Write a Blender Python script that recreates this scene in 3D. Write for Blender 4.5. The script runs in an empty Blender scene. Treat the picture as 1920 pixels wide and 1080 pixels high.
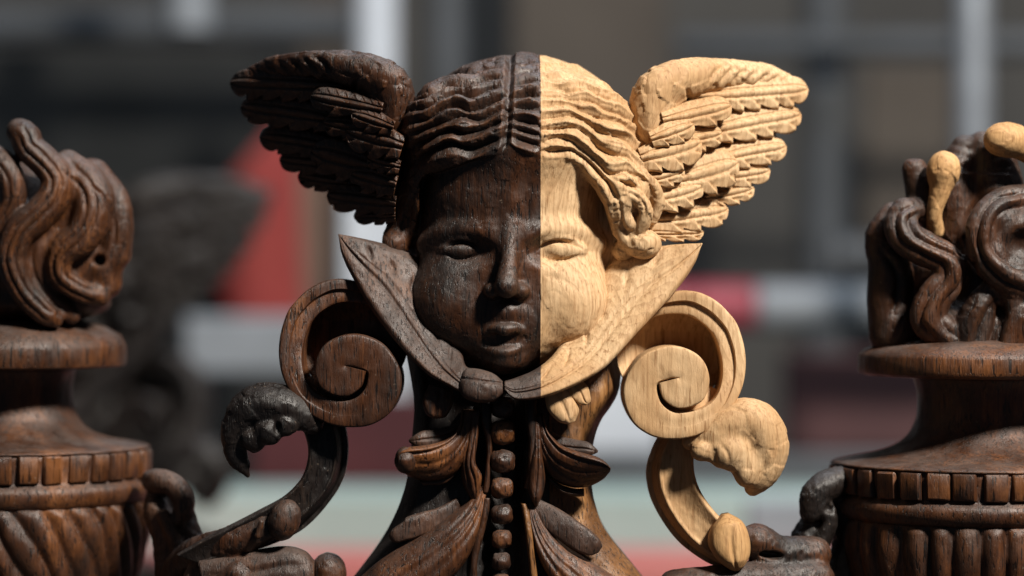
import bpy, math, random
import numpy as np
from mathutils import Matrix, Vector

random.seed(4)
RNG = np.random.default_rng(7)
S = 0.0004            # metres per carving unit (one unit = one photo pixel in the focus plane)
DC = 5000.0           # camera distance in units
scene = bpy.context.scene
COL = scene.collection

# ------------------------------------------------------------------ camera, world, lights
cam_d = bpy.data.cameras.new('camera')
cam = bpy.data.objects.new('camera', cam_d)
COL.objects.link(cam)
cam.location = (0, -DC * S, 0)
cam.rotation_euler = (math.radians(90), 0, 0)
cam_d.sensor_width = 36.0
cam_d.lens = 36.0 * DC / 1920.0
cam_d.clip_start = 0.05
cam_d.clip_end = 60.0
cam_d.dof.use_dof = True
cam_d.dof.focus_distance = (DC - 55) * S
cam_d.dof.aperture_fstop = 1.95
cam_d.dof.aperture_blades = 0
scene.camera = cam

w = bpy.data.worlds.new('World')
scene.world = w
w.use_nodes = True
bg = w.node_tree.nodes['Background']
bg.inputs[0].default_value = (0.62, 0.78, 1.0, 1)
bg.inputs[1].default_value = 0.045


def area(name, loc, target, size, power, color):
    d = bpy.data.lights.new(name, 'AREA')
    d.shape = 'DISK'
    d.size = size
    d.energy = power
    d.color = color
    o = bpy.data.objects.new(name, d)
    COL.objects.link(o)
    o.location = loc
    v = Vector(target) - Vector(loc)
    o.rotation_euler = v.to_track_quat('-Z', 'Y').to_euler()
    return o


area('key_lamp', (1.8, -1.98, 2.4), (0.0, 0, 0.0), 0.5, 290, (1.0, 0.94, 0.85))
area('cool_fill_lamp', (0.5, 0.9, 3.2), (0, 0.1, 0), 1.6, 50, (0.74, 0.86, 1.0))  # added cool fill from above for a bluish sheen; no window here
area('background_fill_lamp', (0.8, 0.9, 4.0), (0, 2.7, -0.2), 1.8, 52, (0.86, 0.92, 1.0))  # added fill from above, only to light the far background

scene.view_settings.view_transform = 'Standard'
scene.view_settings.look = 'None'
scene.view_settings.exposure = 0.0
scene.view_settings.gamma = 1.0
scene.view_settings.use_curve_mapping = False
scene.render.engine = 'CYCLES'
scene.cycles.use_denoising = True
scene.cycles.max_bounces = 6
scene.cycles.caustics_reflective = False
scene.cycles.caustics_refractive = False
scene.cycles.sample_clamp_indirect = 3.0


# ------------------------------------------------------------------ materials
class NT:
    def __init__(self, name):
        self.m = bpy.data.materials.new(name)
        self.m.use_nodes = True
        self.t = self.m.node_tree
        self.b = self.t.nodes['Principled BSDF']

    def n(self, typ, **kw):
        nd = self.t.nodes.new(typ)
        for k, v in kw.items():
            setattr(nd, k, v)
        return nd

    def l(self, a, b):
        self.t.links.new(a, b)

    def val(self, node, key, v):
        node.inputs[key].default_value = v
        return node

    def coords(self, scale, rot=(0, 0, 0), loc=(0, 0, 0)):
        tc = self.n('ShaderNodeTexCoord')
        mp = self.n('ShaderNodeMapping')
        mp.inputs['Scale'].default_value = scale
        mp.inputs['Rotation'].default_value = rot
        mp.inputs['Location'].default_value = loc
        self.l(tc.outputs['Object'], mp.inputs['Vector'])
        return mp.outputs[0]

    def noise(self, vec, scale=1.0, detail=4.0, rough=0.55, dist=0.0):
        nd = self.n('ShaderNodeTexNoise')
        self.val(nd, 'Scale', scale); self.val(nd, 'Detail', detail)
        self.val(nd, 'Roughness', rough); self.val(nd, 'Distortion', dist)
        self.l(vec, nd.inputs['Vector'])
        return nd.outputs['Fac']

    def ramp(self, fac, stops, interp='LINEAR'):
        nd = self.n('ShaderNodeValToRGB')
        cr = nd.color_ramp
        cr.interpolation = interp
        while len(cr.elements) < len(stops):
            cr.elements.new(0.5)
        for e, (p, c) in zip(cr.elements, stops):
            e.position = p
            e.color = (c if isinstance(c, tuple) else (c, c, c)) + (1,) if not (isinstance(c, tuple) and len(c) == 4) else c
        self.l(fac, nd.inputs[0])
        return nd.outputs['Color']

    def mix(self, fac, a, b, typ='MIX'):
        nd = self.n('ShaderNodeMix', data_type='RGBA', blend_type=typ)
        for s, key in ((fac, 0), (a, 6), (b, 7)):
            if isinstance(s, (int, float)):
                nd.inputs[key].default_value = s
            elif isinstance(s, tuple):
                nd.inputs[key].default_value = s + (1,)
            else:
                self.l(s, nd.inputs[key])
        return nd.outputs[2]

    def math(self, op, a, b=None, clamp=False):
        nd = self.n('ShaderNodeMath', operation=op, use_clamp=clamp)
        for s, key in ((a, 0), (b, 1)):
            if s is None:
                continue
            if isinstance(s, (int, float)):
                nd.inputs[key].default_value = s
            else:
                self.l(s, nd.inputs[key])
        return nd.outputs[0]

    def bump(self, h, strength=0.5, dist=0.0006, prev=None):
        nd = self.n('ShaderNodeBump')
        self.val(nd, 'Strength', strength); self.val(nd, 'Distance', dist)
        self.l(h, nd.inputs['Height'])
        if prev is not None:
            self.l(prev, nd.inputs['Normal'])
        return nd.outputs[0]


def grain_pores(N, k=1.0, loc=(0, 0, 0)):
    """short vertical oak pores: thin dark dashes along z"""
    v = N.coords((560 * k, 560 * k, 44 * k), loc=loc)
    a = N.noise(v, 1.0, 2.0, 0.6)
    return N.ramp(a, [(0.0, 1.0), (0.36, 1.0), (0.43, 0.0), (1.0, 0.0)])


def wood_dark(name, base=(0.010, 0.006, 0.0045), warm=(0.064, 0.022, 0.008), pale=(0.20, 0.073, 0.022), amount=0.5,
              dust=0.5, rough=0.38, seed=0.0):
    N = NT(name)
    loc = (seed * 3.7, seed * 1.3, seed * 2.1)
    v = N.coords((26, 26, 11), loc=loc)
    big = N.noise(v, 1.0, 5.0, 0.62, 0.4)
    streak = N.noise(N.coords((420, 420, 22), loc=loc), 1.0, 4.0, 0.65, 0.3)
    f1 = N.math('ADD', N.math('MULTIPLY', big, 0.75), N.math('MULTIPLY', streak, 0.35))
    lo = 0.62 - 0.16 * amount
    c = N.ramp(f1, [(lo - 0.14, base), (lo, tuple(0.5 * (a + b) for a, b in zip(base, warm))), (lo + 0.10, warm), (lo + 0.24, pale)])
    # worn arrises rub through to the warm wood below the finish
    geo = N.n('ShaderNodeNewGeometry')
    worn = N.ramp(geo.outputs['Pointiness'], [(0.50, 0.0), (0.58, 1.0)])
    wn = N.noise(N.coords((60, 60, 30), loc=loc), 1.0, 4.0, 0.6)
    worn = N.math('MULTIPLY', worn, N.ramp(wn, [(0.42, 0.0), (0.62, 1.0)]))
    c = N.mix(N.math('MULTIPLY', worn, 0.55), c, pale)
    pores = grain_pores(N, 1.0, loc)
    c = N.mix(N.math('MULTIPLY', pores, 0.9), c, tuple(x * 0.35 for x in base))
    # settled dust on upward faces, broken up
    sep = N.n('ShaderNodeSeparateXYZ')
    N.l(geo.outputs['Normal'], sep.inputs[0])
    dn = N.noise(N.coords((38, 38, 38), loc=loc), 1.0, 6.0, 0.7)
    up = N.ramp(sep.outputs['Z'], [(0.15, 0.0), (0.95, 1.0)])
    dfac = N.math('MULTIPLY', up, N.ramp(dn, [(0.35, 0.0), (0.62, 1.0)]))
    dfac = N.math('MULTIPLY', dfac, dust)
    c = N.mix(dfac, c, (0.125, 0.098, 0.086))
    speck = N.ramp(N.noise(N.coords((330, 330, 330), loc=loc), 1.0, 2.0, 0.5), [(0.70, 0.0), (0.76, 1.0)])
    c = N.mix(N.math('MULTIPLY', speck, 0.30), c, (0.30, 0.22, 0.16))
    N.l(c, N.b.inputs['Base Color'])
    rr = N.ramp(N.noise(N.coords((90, 90, 45), loc=loc), 1.0, 4.0, 0.6), [(0.3, rough - 0.10), (0.7, rough + 0.22)])
    rr = N.math('ADD', N.math('MULTIPLY', dfac, 0.35), rr, clamp=True)
    N.l(rr, N.b.inputs['Roughness'])
    N.val(N.b, 'Specular IOR Level', 0.5)
    hb = N.bump(N.math('MULTIPLY', pores, -1.0), 0.55, 0.0006)
    fib = N.noise(N.coords((900, 900, 120), loc=loc), 1.0, 4.0, 0.7)
    hb = N.bump(fib, 0.55, 0.0009, hb)
    hb = N.bump(N.noise(N.coords((150, 150, 110), loc=loc), 1.0, 3.0, 0.55), 0.3, 0.0014, hb)
    N.l(hb, N.b.inputs['Normal'])
    return N.m


def wood_pale(name, light=(0.64, 0.435, 0.245), mid=(0.50, 0.305, 0.15), dark=(0.32, 0.17, 0.075), seed=0.0, face=1.0):
    N = NT(name)
    loc = (seed * 2.9, seed * 1.7, seed * 0.7)
    # growth layers: nearly flat sheets that the carving cuts through as contours
    v = N.coords((1, 1, 1), loc=loc)
    wob = N.noise(N.coords((16, 16, 5), loc=loc), 1.0, 3.0, 0.5)
    wob2 = N.noise(N.coords((90, 90, 9), loc=loc), 1.0, 2.0, 0.5)
    sx = N.n('ShaderNodeSeparateXYZ')
    N.l(v, sx.inputs[0])
    lay = N.math('ADD', N.math('MULTIPLY', sx.outputs['X'], 70.0), N.math('MULTIPLY', sx.outputs['Y'], 210.0))
    lay = N.math('ADD', lay, N.math('MULTIPLY', wob, 9.0))
    lay = N.math('ADD', lay, N.math('MULTIPLY', wob2, 0.35))
    ring = N.math('FRACT', lay)
    ringc = N.ramp(ring, [(0.0, 0.0), (0.62, 0.22), (0.86, 0.75), (0.95, 1.0), (1.0, 0.0)])
    fine = N.noise(N.coords((430, 430, 20), loc=loc), 1.0, 4.0, 0.65)
    blot = N.noise(N.coords((18, 18, 9), loc=loc), 1.0, 4.0, 0.6)
    c = N.ramp(blot, [(0.26, tuple(0.55 * a + 0.45 * b for a, b in zip(mid, dark))), (0.42, mid), (0.60, light)])
    c = N.mix(N.math('MULTIPLY', ringc, 0.62), c, tuple(0.74 * x for x in mid))
    c = N.mix(N.math('MULTIPLY', N.ramp(fine, [(0.46, 0.0), (0.68, 1.0)]), 0.62), c, dark)
    pores = grain_pores(N, 0.9, loc)
    pm = N.math('MULTIPLY', pores, N.math('ADD', N.math('MULTIPLY', ringc, 0.6), 0.42))
    c = N.mix(N.math('MULTIPLY', pm, 0.8), c, (0.23, 0.112, 0.042))
    N.l(c, N.b.inputs['Base Color'])
    N.val(N.b, 'Roughness', 0.62)
    N.val(N.b, 'Specular IOR Level', 0.28)
    hb = N.bump(N.math('MULTIPLY', pm, -1.0), 0.16, 0.0006)
    hb = N.bump(N.noise(N.coords((800, 800, 150), loc=loc), 1.0, 4.0, 0.7), 0.5, 0.0008, hb)
    hb = N.bump(N.noise(N.coords((120, 120, 90), loc=loc), 1.0, 3.0, 0.5), 0.2, 0.0014, hb)
    N.l(hb, N.b.inputs['Normal'])
    return N.m


def plain(name, c1, c2, rough=0.7, scale=9.0, bump=0.2, metal=0.0, stretch=(1, 1, 1)):
    N = NT(name)
    f = N.noise(N.coords(tuple(scale * s for s in stretch)), 1.0, 5.0, 0.6)
    N.l(N.ramp(f, [(0.32, c1), (0.68, c2)]), N.b.inputs['Base Color'])
    N.val(N.b, 'Roughness', rough)
    N.val(N.b, 'Metallic', metal)
    if bump:
        N.l(N.bump(N.noise(N.coords((60, 60, 60)), 1.0, 3.0), bump, 0.002), N.b.inputs['Normal'])
    return N.m


M = {}
M['dark'] = wood_dark('old_dark_oak', amount=0.35, dust=0.45)
M['darkwarm'] = wood_dark('old_dark_oak_worn_warm', amount=0.95, dust=0.35, seed=1.0)
M['dusty'] = wood_dark('old_dark_oak_dusty', base=(0.014, 0.008, 0.006), warm=(0.058, 0.027, 0.016), pale=(0.15, 0.070, 0.038), amount=0.6, dust=0.6, rough=0.42, seed=2.0)
M['urn'] = wood_dark('urn_dark_oak', amount=0.8, dust=0.5, seed=3.0)
M['amber'] = wood_dark('amber_oak', base=(0.07, 0.030, 0.011), warm=(0.20, 0.088, 0.028), pale=(0.40, 0.21, 0.08), amount=0.7, dust=0.05, seed=4.0)
M['black'] = wood_dark('blackened_oak', base=(0.006, 0.004, 0.0035), warm=(0.014, 0.009, 0.007), pale=(0.04, 0.024, 0.016), amount=0.3, dust=0.25, seed=5.0)
M['pale'] = wood_pale('new_pale_oak')
M['pale2'] = wood_pale('new_pale_oak_insert', light=(0.58, 0.35, 0.16), mid=(0.46, 0.25, 0.10), seed=1.5)


# ------------------------------------------------------------------ numeric helpers
def cr(pts, n, closed=False):
    """Catmull-Rom through rows of numbers, resampled to n rows"""
    P = np.asarray(pts, float)
    if len(P) == 2:
        t = np.linspace(0, 1, n)[:, None]
        return P[0] * (1 - t) + P[1] * t
    if closed:
        Q = np.vstack([P[-1], P, P[0], P[1]]); m = len(P)
    else:
        Q = np.vstack([2 * P[0] - P[1], P, 2 * P[-1] - P[-2]]); m = len(P) - 1
    # near-arclength spacing, using the first two columns
    seg = np.linalg.norm(np.diff(np.vstack([P, P[:1]]) if closed else P, axis=0)[:, :2], axis=1) + 1e-6
    cum = np.concatenate([[0], np.cumsum(seg)])
    s = np.linspace(0, cum[-1], n, endpoint=not closed)
    i = np.clip(np.searchsorted(cum, s, side='right') - 1, 0, m - 1)
    t = ((s - cum[i]) / seg[i])[:, None]
    a, b, c, d = Q[i], Q[i + 1], Q[i + 2], Q[i + 3]
    return 0.5 * (2 * b + (c - a) * t + (2 * a - 5 * b + 4 * c - d) * t ** 2 + (3 * b - a - 3 * c + d) * t ** 3)


def _hash(ix, iy, iz, seed):
    h = (ix * 374761393 + iy * 668265263 + iz * 2147483647 + seed * 974634777) & 0xFFFFFFFF
    h = ((h ^ (h >> 13)) * 1274126177) & 0xFFFFFFFF
    return ((h ^ (h >> 16)) & 0xFFFF) / 65535.0


def vnoise(P, scale, seed=0):
    """value noise in -1..1 at points P (n,3); scale in units per cell (number or triple)"""
    Q = np.asarray(P, float) / np.asarray(scale, float)
    I = np.floor(Q).astype(np.int64)
    F = Q - I
    F = F * F * (3 - 2 * F)
    out = 0
    for dx in (0, 1):
        for dy in (0, 1):
            for dz in (0, 1):
                wgt = (F[:, 0] if dx else 1 - F[:, 0]) * (F[:, 1] if dy else 1 - F[:, 1]) * (F[:, 2] if dz else 1 - F[:, 2])
                out = out + wgt * _hash(I[:, 0] + dx, I[:, 1] + dy, I[:, 2] + dz, seed)
    return out * 2 - 1


def smin(a, b, k):
    h = np.clip(0.5 + 0.5 * (b - a) / k, 0, 1)
    return b * (1 - h) + a * h - k * h * (1 - h)


def smax(a, b, k):
    return -smin(-a, -b, k)


class Field:
    """a solid built from smooth unions and cuts; image-like coords: x right, y depth, z = photo row downwards"""

    def __init__(self):
        self.ops = []

    def ell(self, c, r, k=12, op='+', rot=0.0):
        self.ops.append((op, k, 'ell', (np.array(c, float), np.array(r, float), rot))); return self

    def chain(self, pts, k=10, op='+', n=None):
        """capsule chain through (x, row, depth, radius) points"""
        n = n or max(4, 4 * (len(pts) - 1) + 1)
        Q = cr(pts, n) if len(pts) > 2 else np.array(pts, float)
        self.ops.append((op, k, 'chain', Q)); return self

    def fun(self, f, k=8, op='&', box=None):
        self.ops.append((op, k, 'fun', (f, box))); return self

    @staticmethod
    def _prim(kind, a, X, R, Y):
        if kind == 'ell':
            c, r, rot = a
            dx, dr, dy = X - c[0], R - c[1], Y - c[2]
            if rot:
                ca, sa = math.cos(rot), math.sin(rot)
                dx, dr = ca * dx + sa * dr, -sa * dx + ca * dr
            u, v, w_ = dx / r[0], dr / r[1], dy / r[2]
            k0 = np.sqrt(u * u + v * v + w_ * w_) + 1e-6
            k1 = np.sqrt((u / r[0]) ** 2 + (v / r[1]) ** 2 + (w_ / r[2]) ** 2) + 1e-9
            return k0 * (k0 - 1) / k1
        if kind == 'chain':
            d = None
            for p, q in zip(a[:-1], a[1:]):
                ab = q[:3] - p[:3]
                L = float(ab @ ab) + 1e-9
                t = np.clip(((X - p[0]) * ab[0] + (R - p[1]) * ab[1] + (Y - p[2]) * ab[2]) / L, 0, 1)
                e = np.sqrt((X - p[0] - t * ab[0]) ** 2 + (R - p[1] - t * ab[1]) ** 2 + (Y - p[2] - t * ab[2]) ** 2) - (p[3] + t * (q[3] - p[3]))
                d = e if d is None else np.minimum(d, e)
            return d
        return a[0](X, R, Y)

    @staticmethod
    def _box(kind, a):
        if kind == 'ell':
            c, r, rot = a
            rr = r.copy()
            if rot:
                rr[:2] = max(r[0], r[1])
            return c - rr, c + rr
        if kind == 'chain':
            return (a[:, :3] - a[:, 3:4]).min(0), (a[:, :3] + a[:, 3:4]).max(0)
        if a[1] is None:
            return None
        return np.array(a[1][0], float), np.array(a[1][1], float)

    def __call__(self, X, R, Y):
        d = np.full(X.shape, 400.0, np.float32)
        for op, k, kind, a in self.ops:
            bx = self._box(kind, a)
            if bx is None:
                m = slice(None)
            else:
                pad = k + 26
                lo, hi = bx[0] - pad, bx[1] + pad
                m = np.nonzero((X > lo[0]) & (X < hi[0]) & (R > lo[1]) & (R < hi[1]) & (Y > lo[2]) & (Y < hi[2]))[0]
                if len(m) == 0:
                    continue
            e = self._prim(kind, a, X[m], R[m], Y[m]).astype(np.float32)
            if op == '+':
                d[m] = smin(d[m], e, k)
            elif op == '-':
                d[m] = smax(d[m], -e, k)
            else:
                d[m] = smax(d[m], e, k)
        return d

    def mesh(self, lo, hi, h):
        """surface nets on a narrow band; returns verts (x,row,depth) and quads"""
        K = 6
        lo = np.array(lo, float); hi = np.array(hi, float)
        nb = np.ceil((hi - lo) / (h * K)).astype(int) + 1
        n = nb * K
        bc = np.stack(np.meshgrid(*[np.arange(b) for b in nb], indexing='ij'), -1).reshape(-1, 3)
        C = lo + (bc * K + (K - 1) / 2) * h
        dc = self(C[:, 0], C[:, 1], C[:, 2])
        keep = np.abs(dc) < h * K * 1.9
        V = np.repeat(np.repeat(np.repeat(dc.reshape(nb), K, 0), K, 1), K, 2).astype(np.float32)
        off = np.stack(np.meshgrid(*[np.arange(K)] * 3, indexing='ij'), -1).reshape(-1, 3)
        kb = bc[keep]
        for i in range(0, len(kb), 4000):
            N_ = (kb[i:i + 4000, None, :] * K + off[None]).reshape(-1, 3)
            Q = (lo + N_ * h).astype(np.float32)
            V[N_[:, 0], N_[:, 1], N_[:, 2]] = self(Q[:, 0], Q[:, 1], Q[:, 2])
        return nets(V, lo, h)


def nets(V, lo, h):
    B = V < 0
    c = [B[i:B.shape[0] - 1 + i, j:B.shape[1] - 1 + j, k:B.shape[2] - 1 + k] for i in (0, 1) for j in (0, 1) for k in (0, 1)]
    anyb = c[0].copy(); allb = c[0].copy()
    for q in c[1:]:
        anyb |= q; allb &= q
    act = anyb & ~allb
    idx = np.argwhere(act)
    cid = np.full(act.shape, -1, np.int32)
    cid[act] = np.arange(len(idx))
    corners = np.array([(i, j, k) for i in (0, 1) for j in (0, 1) for k in (0, 1)])
    vals = np.stack([V[idx[:, 0] + a, idx[:, 1] + b, idx[:, 2] + e] for a, b, e in corners], 1)
    acc = np.zeros((len(idx), 3)); cnt = np.zeros(len(idx))
    for a in range(8):
        for b in range(a + 1, 8):
            dff = corners[b] - corners[a]
            if np.abs(dff).sum() != 1:
                continue
            m = (vals[:, a] < 0) != (vals[:, b] < 0)
            t = vals[:, a] / (vals[:, a] - vals[:, b] + 1e-12)
            p = corners[a][None] + np.clip(t, 0, 1)[:, None] * dff[None]
            acc[m] += p[m]; cnt[m] += 1
    verts = lo + (idx + acc / np.maximum(cnt, 1)[:, None]) * h
    faces = []
    for ax in range(3):
        o1, o2 = [q for q in range(3) if q != ax]
        sl0 = [slice(None)] * 3; sl1 = [slice(None)] * 3
        sl0[ax] = slice(0, -1); sl1[ax] = slice(1, None)
        b0, b1 = B[tuple(sl0)], B[tuple(sl1)]
        e = np.argwhere(b0 != b1)
        ok = (e[:, o1] > 0) & (e[:, o2] > 0) & (e[:, o1] < B.shape[o1] - 1) & (e[:, o2] < B.shape[o2] - 1)
        e = e[ok]
        sgn = b0[e[:, 0], e[:, 1], e[:, 2]]
        def cell(d1, d2):
            q = e.copy(); q[:, o1] -= d1; q[:, o2] -= d2
            return cid[q[:, 0], q[:, 1], q[:, 2]]
        f = np.stack([cell(1, 1), cell(0, 1), cell(0, 0), cell(1, 0)], 1)
        flip = sgn if ax != 1 else ~sgn
        f[~flip] = f[~flip][:, ::-1]
        faces.append(f)
    return verts, np.concatenate(faces)


def vnormals(P, F):
    """outward normals in (x,row,depth) space for quads from nets()"""
    a = P[F[:, 2]] - P[F[:, 0]]; b = P[F[:, 3]] - P[F[:, 1]]
    fn = np.cross(a, b)
    N_ = np.zeros_like(P)
    for j in range(4):
        for ax in range(3):
            N_[:, ax] += np.bincount(F[:, j], fn[:, ax], len(P))
    N_ /= np.linalg.norm(N_, axis=1)[:, None] + 1e-9
    return N_


def stroke_field(P2, strokes, reach, step=3.0):
    """nearest stroke: returns distance and that stroke's depth factor (tapered at its ends)"""
    pts, dep = [], []
    for s in strokes:
        q, a = (s if isinstance(s, tuple) else (s, 1.0))
        q = np.asarray(q, float)[:, :2]
        L = np.linalg.norm(np.diff(q, axis=0), axis=1).sum()
        n = max(4, int(L / step))
        c = cr(q, n)
        t = np.linspace(0, 1, n)
        taper = np.clip(np.minimum(t, 1 - t) * L / 22.0, 0.15, 1)
        pts.append(c); dep.append(a * taper)
    pts = np.concatenate(pts); dep = np.concatenate(dep)
    lo, hi = pts.min(0) - reach, pts.max(0) + reach
    D_ = np.full(len(P2), 1e3); A_ = np.zeros(len(P2))
    ids = np.nonzero(np.all((P2 > lo) & (P2 < hi), axis=1))[0]
    p32 = pts.astype(np.float32)
    for i in range(0, len(ids), 20000):
        j = ids[i:i + 20000]
        q = P2[j].astype(np.float32)
        d2 = (q[:, :1] - p32[:, 0]) ** 2 + (q[:, 1:2] - p32[:, 1]) ** 2
        am = d2.argmin(1)
        D_[j] = np.sqrt(d2[np.arange(len(j)), am]); A_[j] = dep[am]
    return D_, A_


# ------------------------------------------------------------------ object helpers
def xyz(P):
    """(x px, row px, depth) -> metres"""
    P = np.asarray(P, float)
    return np.stack([(P[:, 0] - 960) * S, P[:, 2] * S, (540 - P[:, 1]) * S], 1)


def obj(name, P, F, mat, parent=None, smooth=True, label=None, flip=False, sharp=None):
    me = bpy.data.meshes.new(name)
    co = xyz(P)
    if isinstance(F, np.ndarray):
        F_ = F[:, ::-1] if flip else F
        k = F_.shape[1]
        me.vertices.add(len(co)); me.vertices.foreach_set('co', co.astype(np.float32).ravel())
        me.loops.add(F_.size); me.loops.foreach_set('vertex_index', F_.astype(np.int32).ravel())
        me.polygons.add(len(F_))
        me.polygons.foreach_set('loop_start', np.arange(0, F_.size, k, dtype=np.int32))
        me.update(calc_edges=True); me.validate()
    else:
        me.from_pydata([tuple(c) for c in co], [], [tuple(f)[::-1] if flip else tuple(f) for f in F])
        me.update()
    if smooth:
        me.polygons.foreach_set('use_smooth', np.ones(len(me.polygons), bool))
        if sharp:
            me.set_sharp_from_angle(angle=math.radians(sharp))
    me.materials.append(mat)
    o = bpy.data.objects.new(name, me)
    COL.objects.link(o)
    if parent is not None:
        o.parent = parent
        o.matrix_parent_inverse = Matrix.Translation(parent.location).inverted() if parent.type == 'EMPTY' else Matrix()
    if label:
        o['label'] = label
    return o


def thing(name, label, cat, loc=(0, 0, 0), group=None):
    o = bpy.data.objects.new(name, None)
    o.empty_display_size = 0.03
    COL.objects.link(o)
    o.location = loc
    o['label'] = label; o['category'] = cat
    if group:
        o['group'] = group
    return o


def grid_faces(nu, nv, off=0, wrap_v=False, wrap_u=False):
    f = []
    U = nu if wrap_u else nu - 1
    Vv = nv if wrap_v else nv - 1
    i = np.arange(U)[:, None]; j = np.arange(Vv)[None]
    a = i * nv + j
    b = ((i + 1) % nu) * nv + j
    c = ((i + 1) % nu) * nv + (j + 1) % nv
    d = i * nv + (j + 1) % nv
    return np.stack([a, b, c, d], -1).reshape(-1, 4) + off


def patch(rows, nu=60, nv=20, bulge=10.0, thick=30.0, detail=None, edge=0.35, rough=0.7, seed=0, bow=0.0):
    """solid leaf between edge curves. rows: (ax, arow, adepth, bx, brow, bdepth)"""
    R_ = cr(rows, nu)
    v = np.linspace(0, 1, nv)
    A, B = R_[:, None, :3], R_[:, None, 3:6]
    P = A * (1 - v)[None, :, None] + B * v[None, :, None]
    e = np.abs(2 * v - 1)
    if bow:
        T = np.gradient(0.5 * (R_[:, :2] + R_[:, 3:5]), axis=0)
        T /= np.linalg.norm(T, axis=1)[:, None] + 1e-9
        P[:, :, :2] += bow * (1 - e ** 2)[None, :, None] * T[:, None, :]
    width = np.linalg.norm(R_[:, 3:5] - R_[:, :2], axis=1)
    wmax = width.max() + 1e-6
    prof = (1 - e ** 2.4)
    front = P.copy()
    front[:, :, 2] -= bulge * prof[None] * np.clip(width / wmax * 1.4, 0, 1)[:, None]
    front[:, :, 2] += thick * edge * (np.clip((e - 0.8) / 0.2, 0, 1) ** 2)[None]
    u = np.linspace(0, 1, nu)
    if detail is not None:
        front[:, :, 2] -= detail(u[:, None] * np.ones_like(v)[None], v[None] * np.ones_like(u)[:, None], front[:, :, 0], front[:, :, 1])
    if rough:
        fl = front.reshape(-1, 3)
        fl[:, 2] += rough * vnoise(fl, 9.0, seed) + rough * 0.9 * vnoise(fl, 22.0, seed + 1)
        fl[:, :2] += 0.5 * rough * np.stack([vnoise(fl, 14.0, seed + 2), vnoise(fl, 14.0, seed + 3)], 1)
        front = fl.reshape(nu, nv, 3)
    back = P.copy()
    back[:, :, 2] += thick
    V = np.concatenate([front.reshape(-1, 3), back.reshape(-1, 3)])
    F1 = grid_faces(nu, nv)
    F2 = F1[:, ::-1] + nu * nv
    ring = np.concatenate([np.arange(nv), np.arange(1, nu) * nv + nv - 1, (nu - 1) * nv + np.arange(nv - 2, -1, -1), np.arange(nu - 2, 0, -1) * nv])
    r2 = np.roll(ring, -1)
    F3 = np.stack([ring, r2, r2 + nu * nv, ring + nu * nv], 1)
    F_ = np.concatenate([F1, F2, F3])
    # orient outward: front must face -depth
    q = F1[len(F1) // 2]
    W = xyz(V[q])
    nrm = np.cross(W[1] - W[0], W[2] - W[0])
    if nrm[1] > 0:
        F_ = F_[:, ::-1]
    return V, F_


def mirror(P, sx, dy, k=1.0):
    """mirror image coords about x = sx/2, shift rows by dy"""
    Q = np.array(P, float)
    Q[..., 0] = sx - Q[..., 0]
    Q[..., 1] += dy
    return Q


def mirror_rows(rows, sx, dy):
    return [(sx - r[0], r[1] + dy, r[2], sx - r[3], r[4] + dy, r[5]) for r in rows]


def field_obj(name, fld, lo, hi, h, mat, parent, displace=None, label=None, rough=0.8, seed=0):
    P, F = fld.mesh(lo, hi, h)
    N_ = vnormals(P, F)
    # make sure the normals point outward (field grows outward)
    t = P[::37]; n_ = N_[::37]
    s = np.sign(np.median(fld(*(t + 3 * n_).T.astype(np.float32)) - fld(*(t - 3 * n_).T.astype(np.float32))))
    if s < 0:
        N_ = -N_
    hgt = np.zeros(len(P))
    if displace is not None:
        hgt = displace(P, N_)
    if rough:
        hgt = hgt + rough * vnoise(P, 8.0, seed) + rough * vnoise(P, 20.0, seed + 1)
    P = P + N_ * hgt[:, None]
    # (x,row,depth) -> (x,depth,-row): handedness is kept, so outward check on the final mesh
    W = xyz(P)
    q = F[::53]
    fn = np.cross(W[q[:, 2]] - W[q[:, 0]], W[q[:, 3]] - W[q[:, 1]])
    Nw = np.stack([N_[:, 0], N_[:, 2], -N_[:, 1]], 1)
    if np.median(np.einsum('ij,ij->i', fn, Nw[q[:, 0]])) < 0:
        F = F[:, ::-1]
    return P, F


def split_at(P, F, x):
    """cut a quad mesh at the vertical plane X = x; returns (left P,F) and (right P,F), cut edge snapped straight"""
    out = []
    for side in (-1, 1):
        ins = (P[:, 0] - x) * side > 0
        keep = ins[F].any(1)
        f = F[keep]
        Q = P.copy()
        crossing = np.unique(f[~ins[f]])
        Q[crossing, 0] = x - side * 0.02
        used, inv = np.unique(f, return_inverse=True)
        out.append((Q[used], inv.reshape(f.shape)))
    return out


def sstep(a, b, x):
    t = np.clip((x - a) / (b - a), 0, 1)
    return t * t * (3 - 2 * t)


def tri(x):
    return np.abs((x % 1.0) - 0.5) * 2


def facets(P, cell, amp, seed):
    """flat chisel facets: each jittered cell gets its own small tilt and level"""
    Q = np.asarray(P, float) / cell
    I = np.floor(Q).astype(np.int64)
    best = np.full(len(P), 9.0)
    h = np.zeros(len(P))
    for dx in (-1, 0, 1):
        for dy in (-1, 0, 1):
            for dz in (-1, 0, 1):
                a, b, c = I[:, 0] + dx, I[:, 1] + dy, I[:, 2] + dz
                d = np.stack([Q[:, 0] - a - _hash(a, b, c, seed), Q[:, 1] - b - _hash(a, b, c, seed + 1), Q[:, 2] - c - _hash(a, b, c, seed + 2)], 1)
                r = (d ** 2).sum(1)
                g = np.stack([_hash(a, b, c, seed + 3), _hash(a, b, c, seed + 4), _hash(a, b, c, seed + 5)], 1) * 2 - 1
                m = r < best
                best[m] = r[m]
                h[m] = ((d * g).sum(1) * 1.7 + 0.12 * g[:, 0])[m]
    return amp * h


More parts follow.
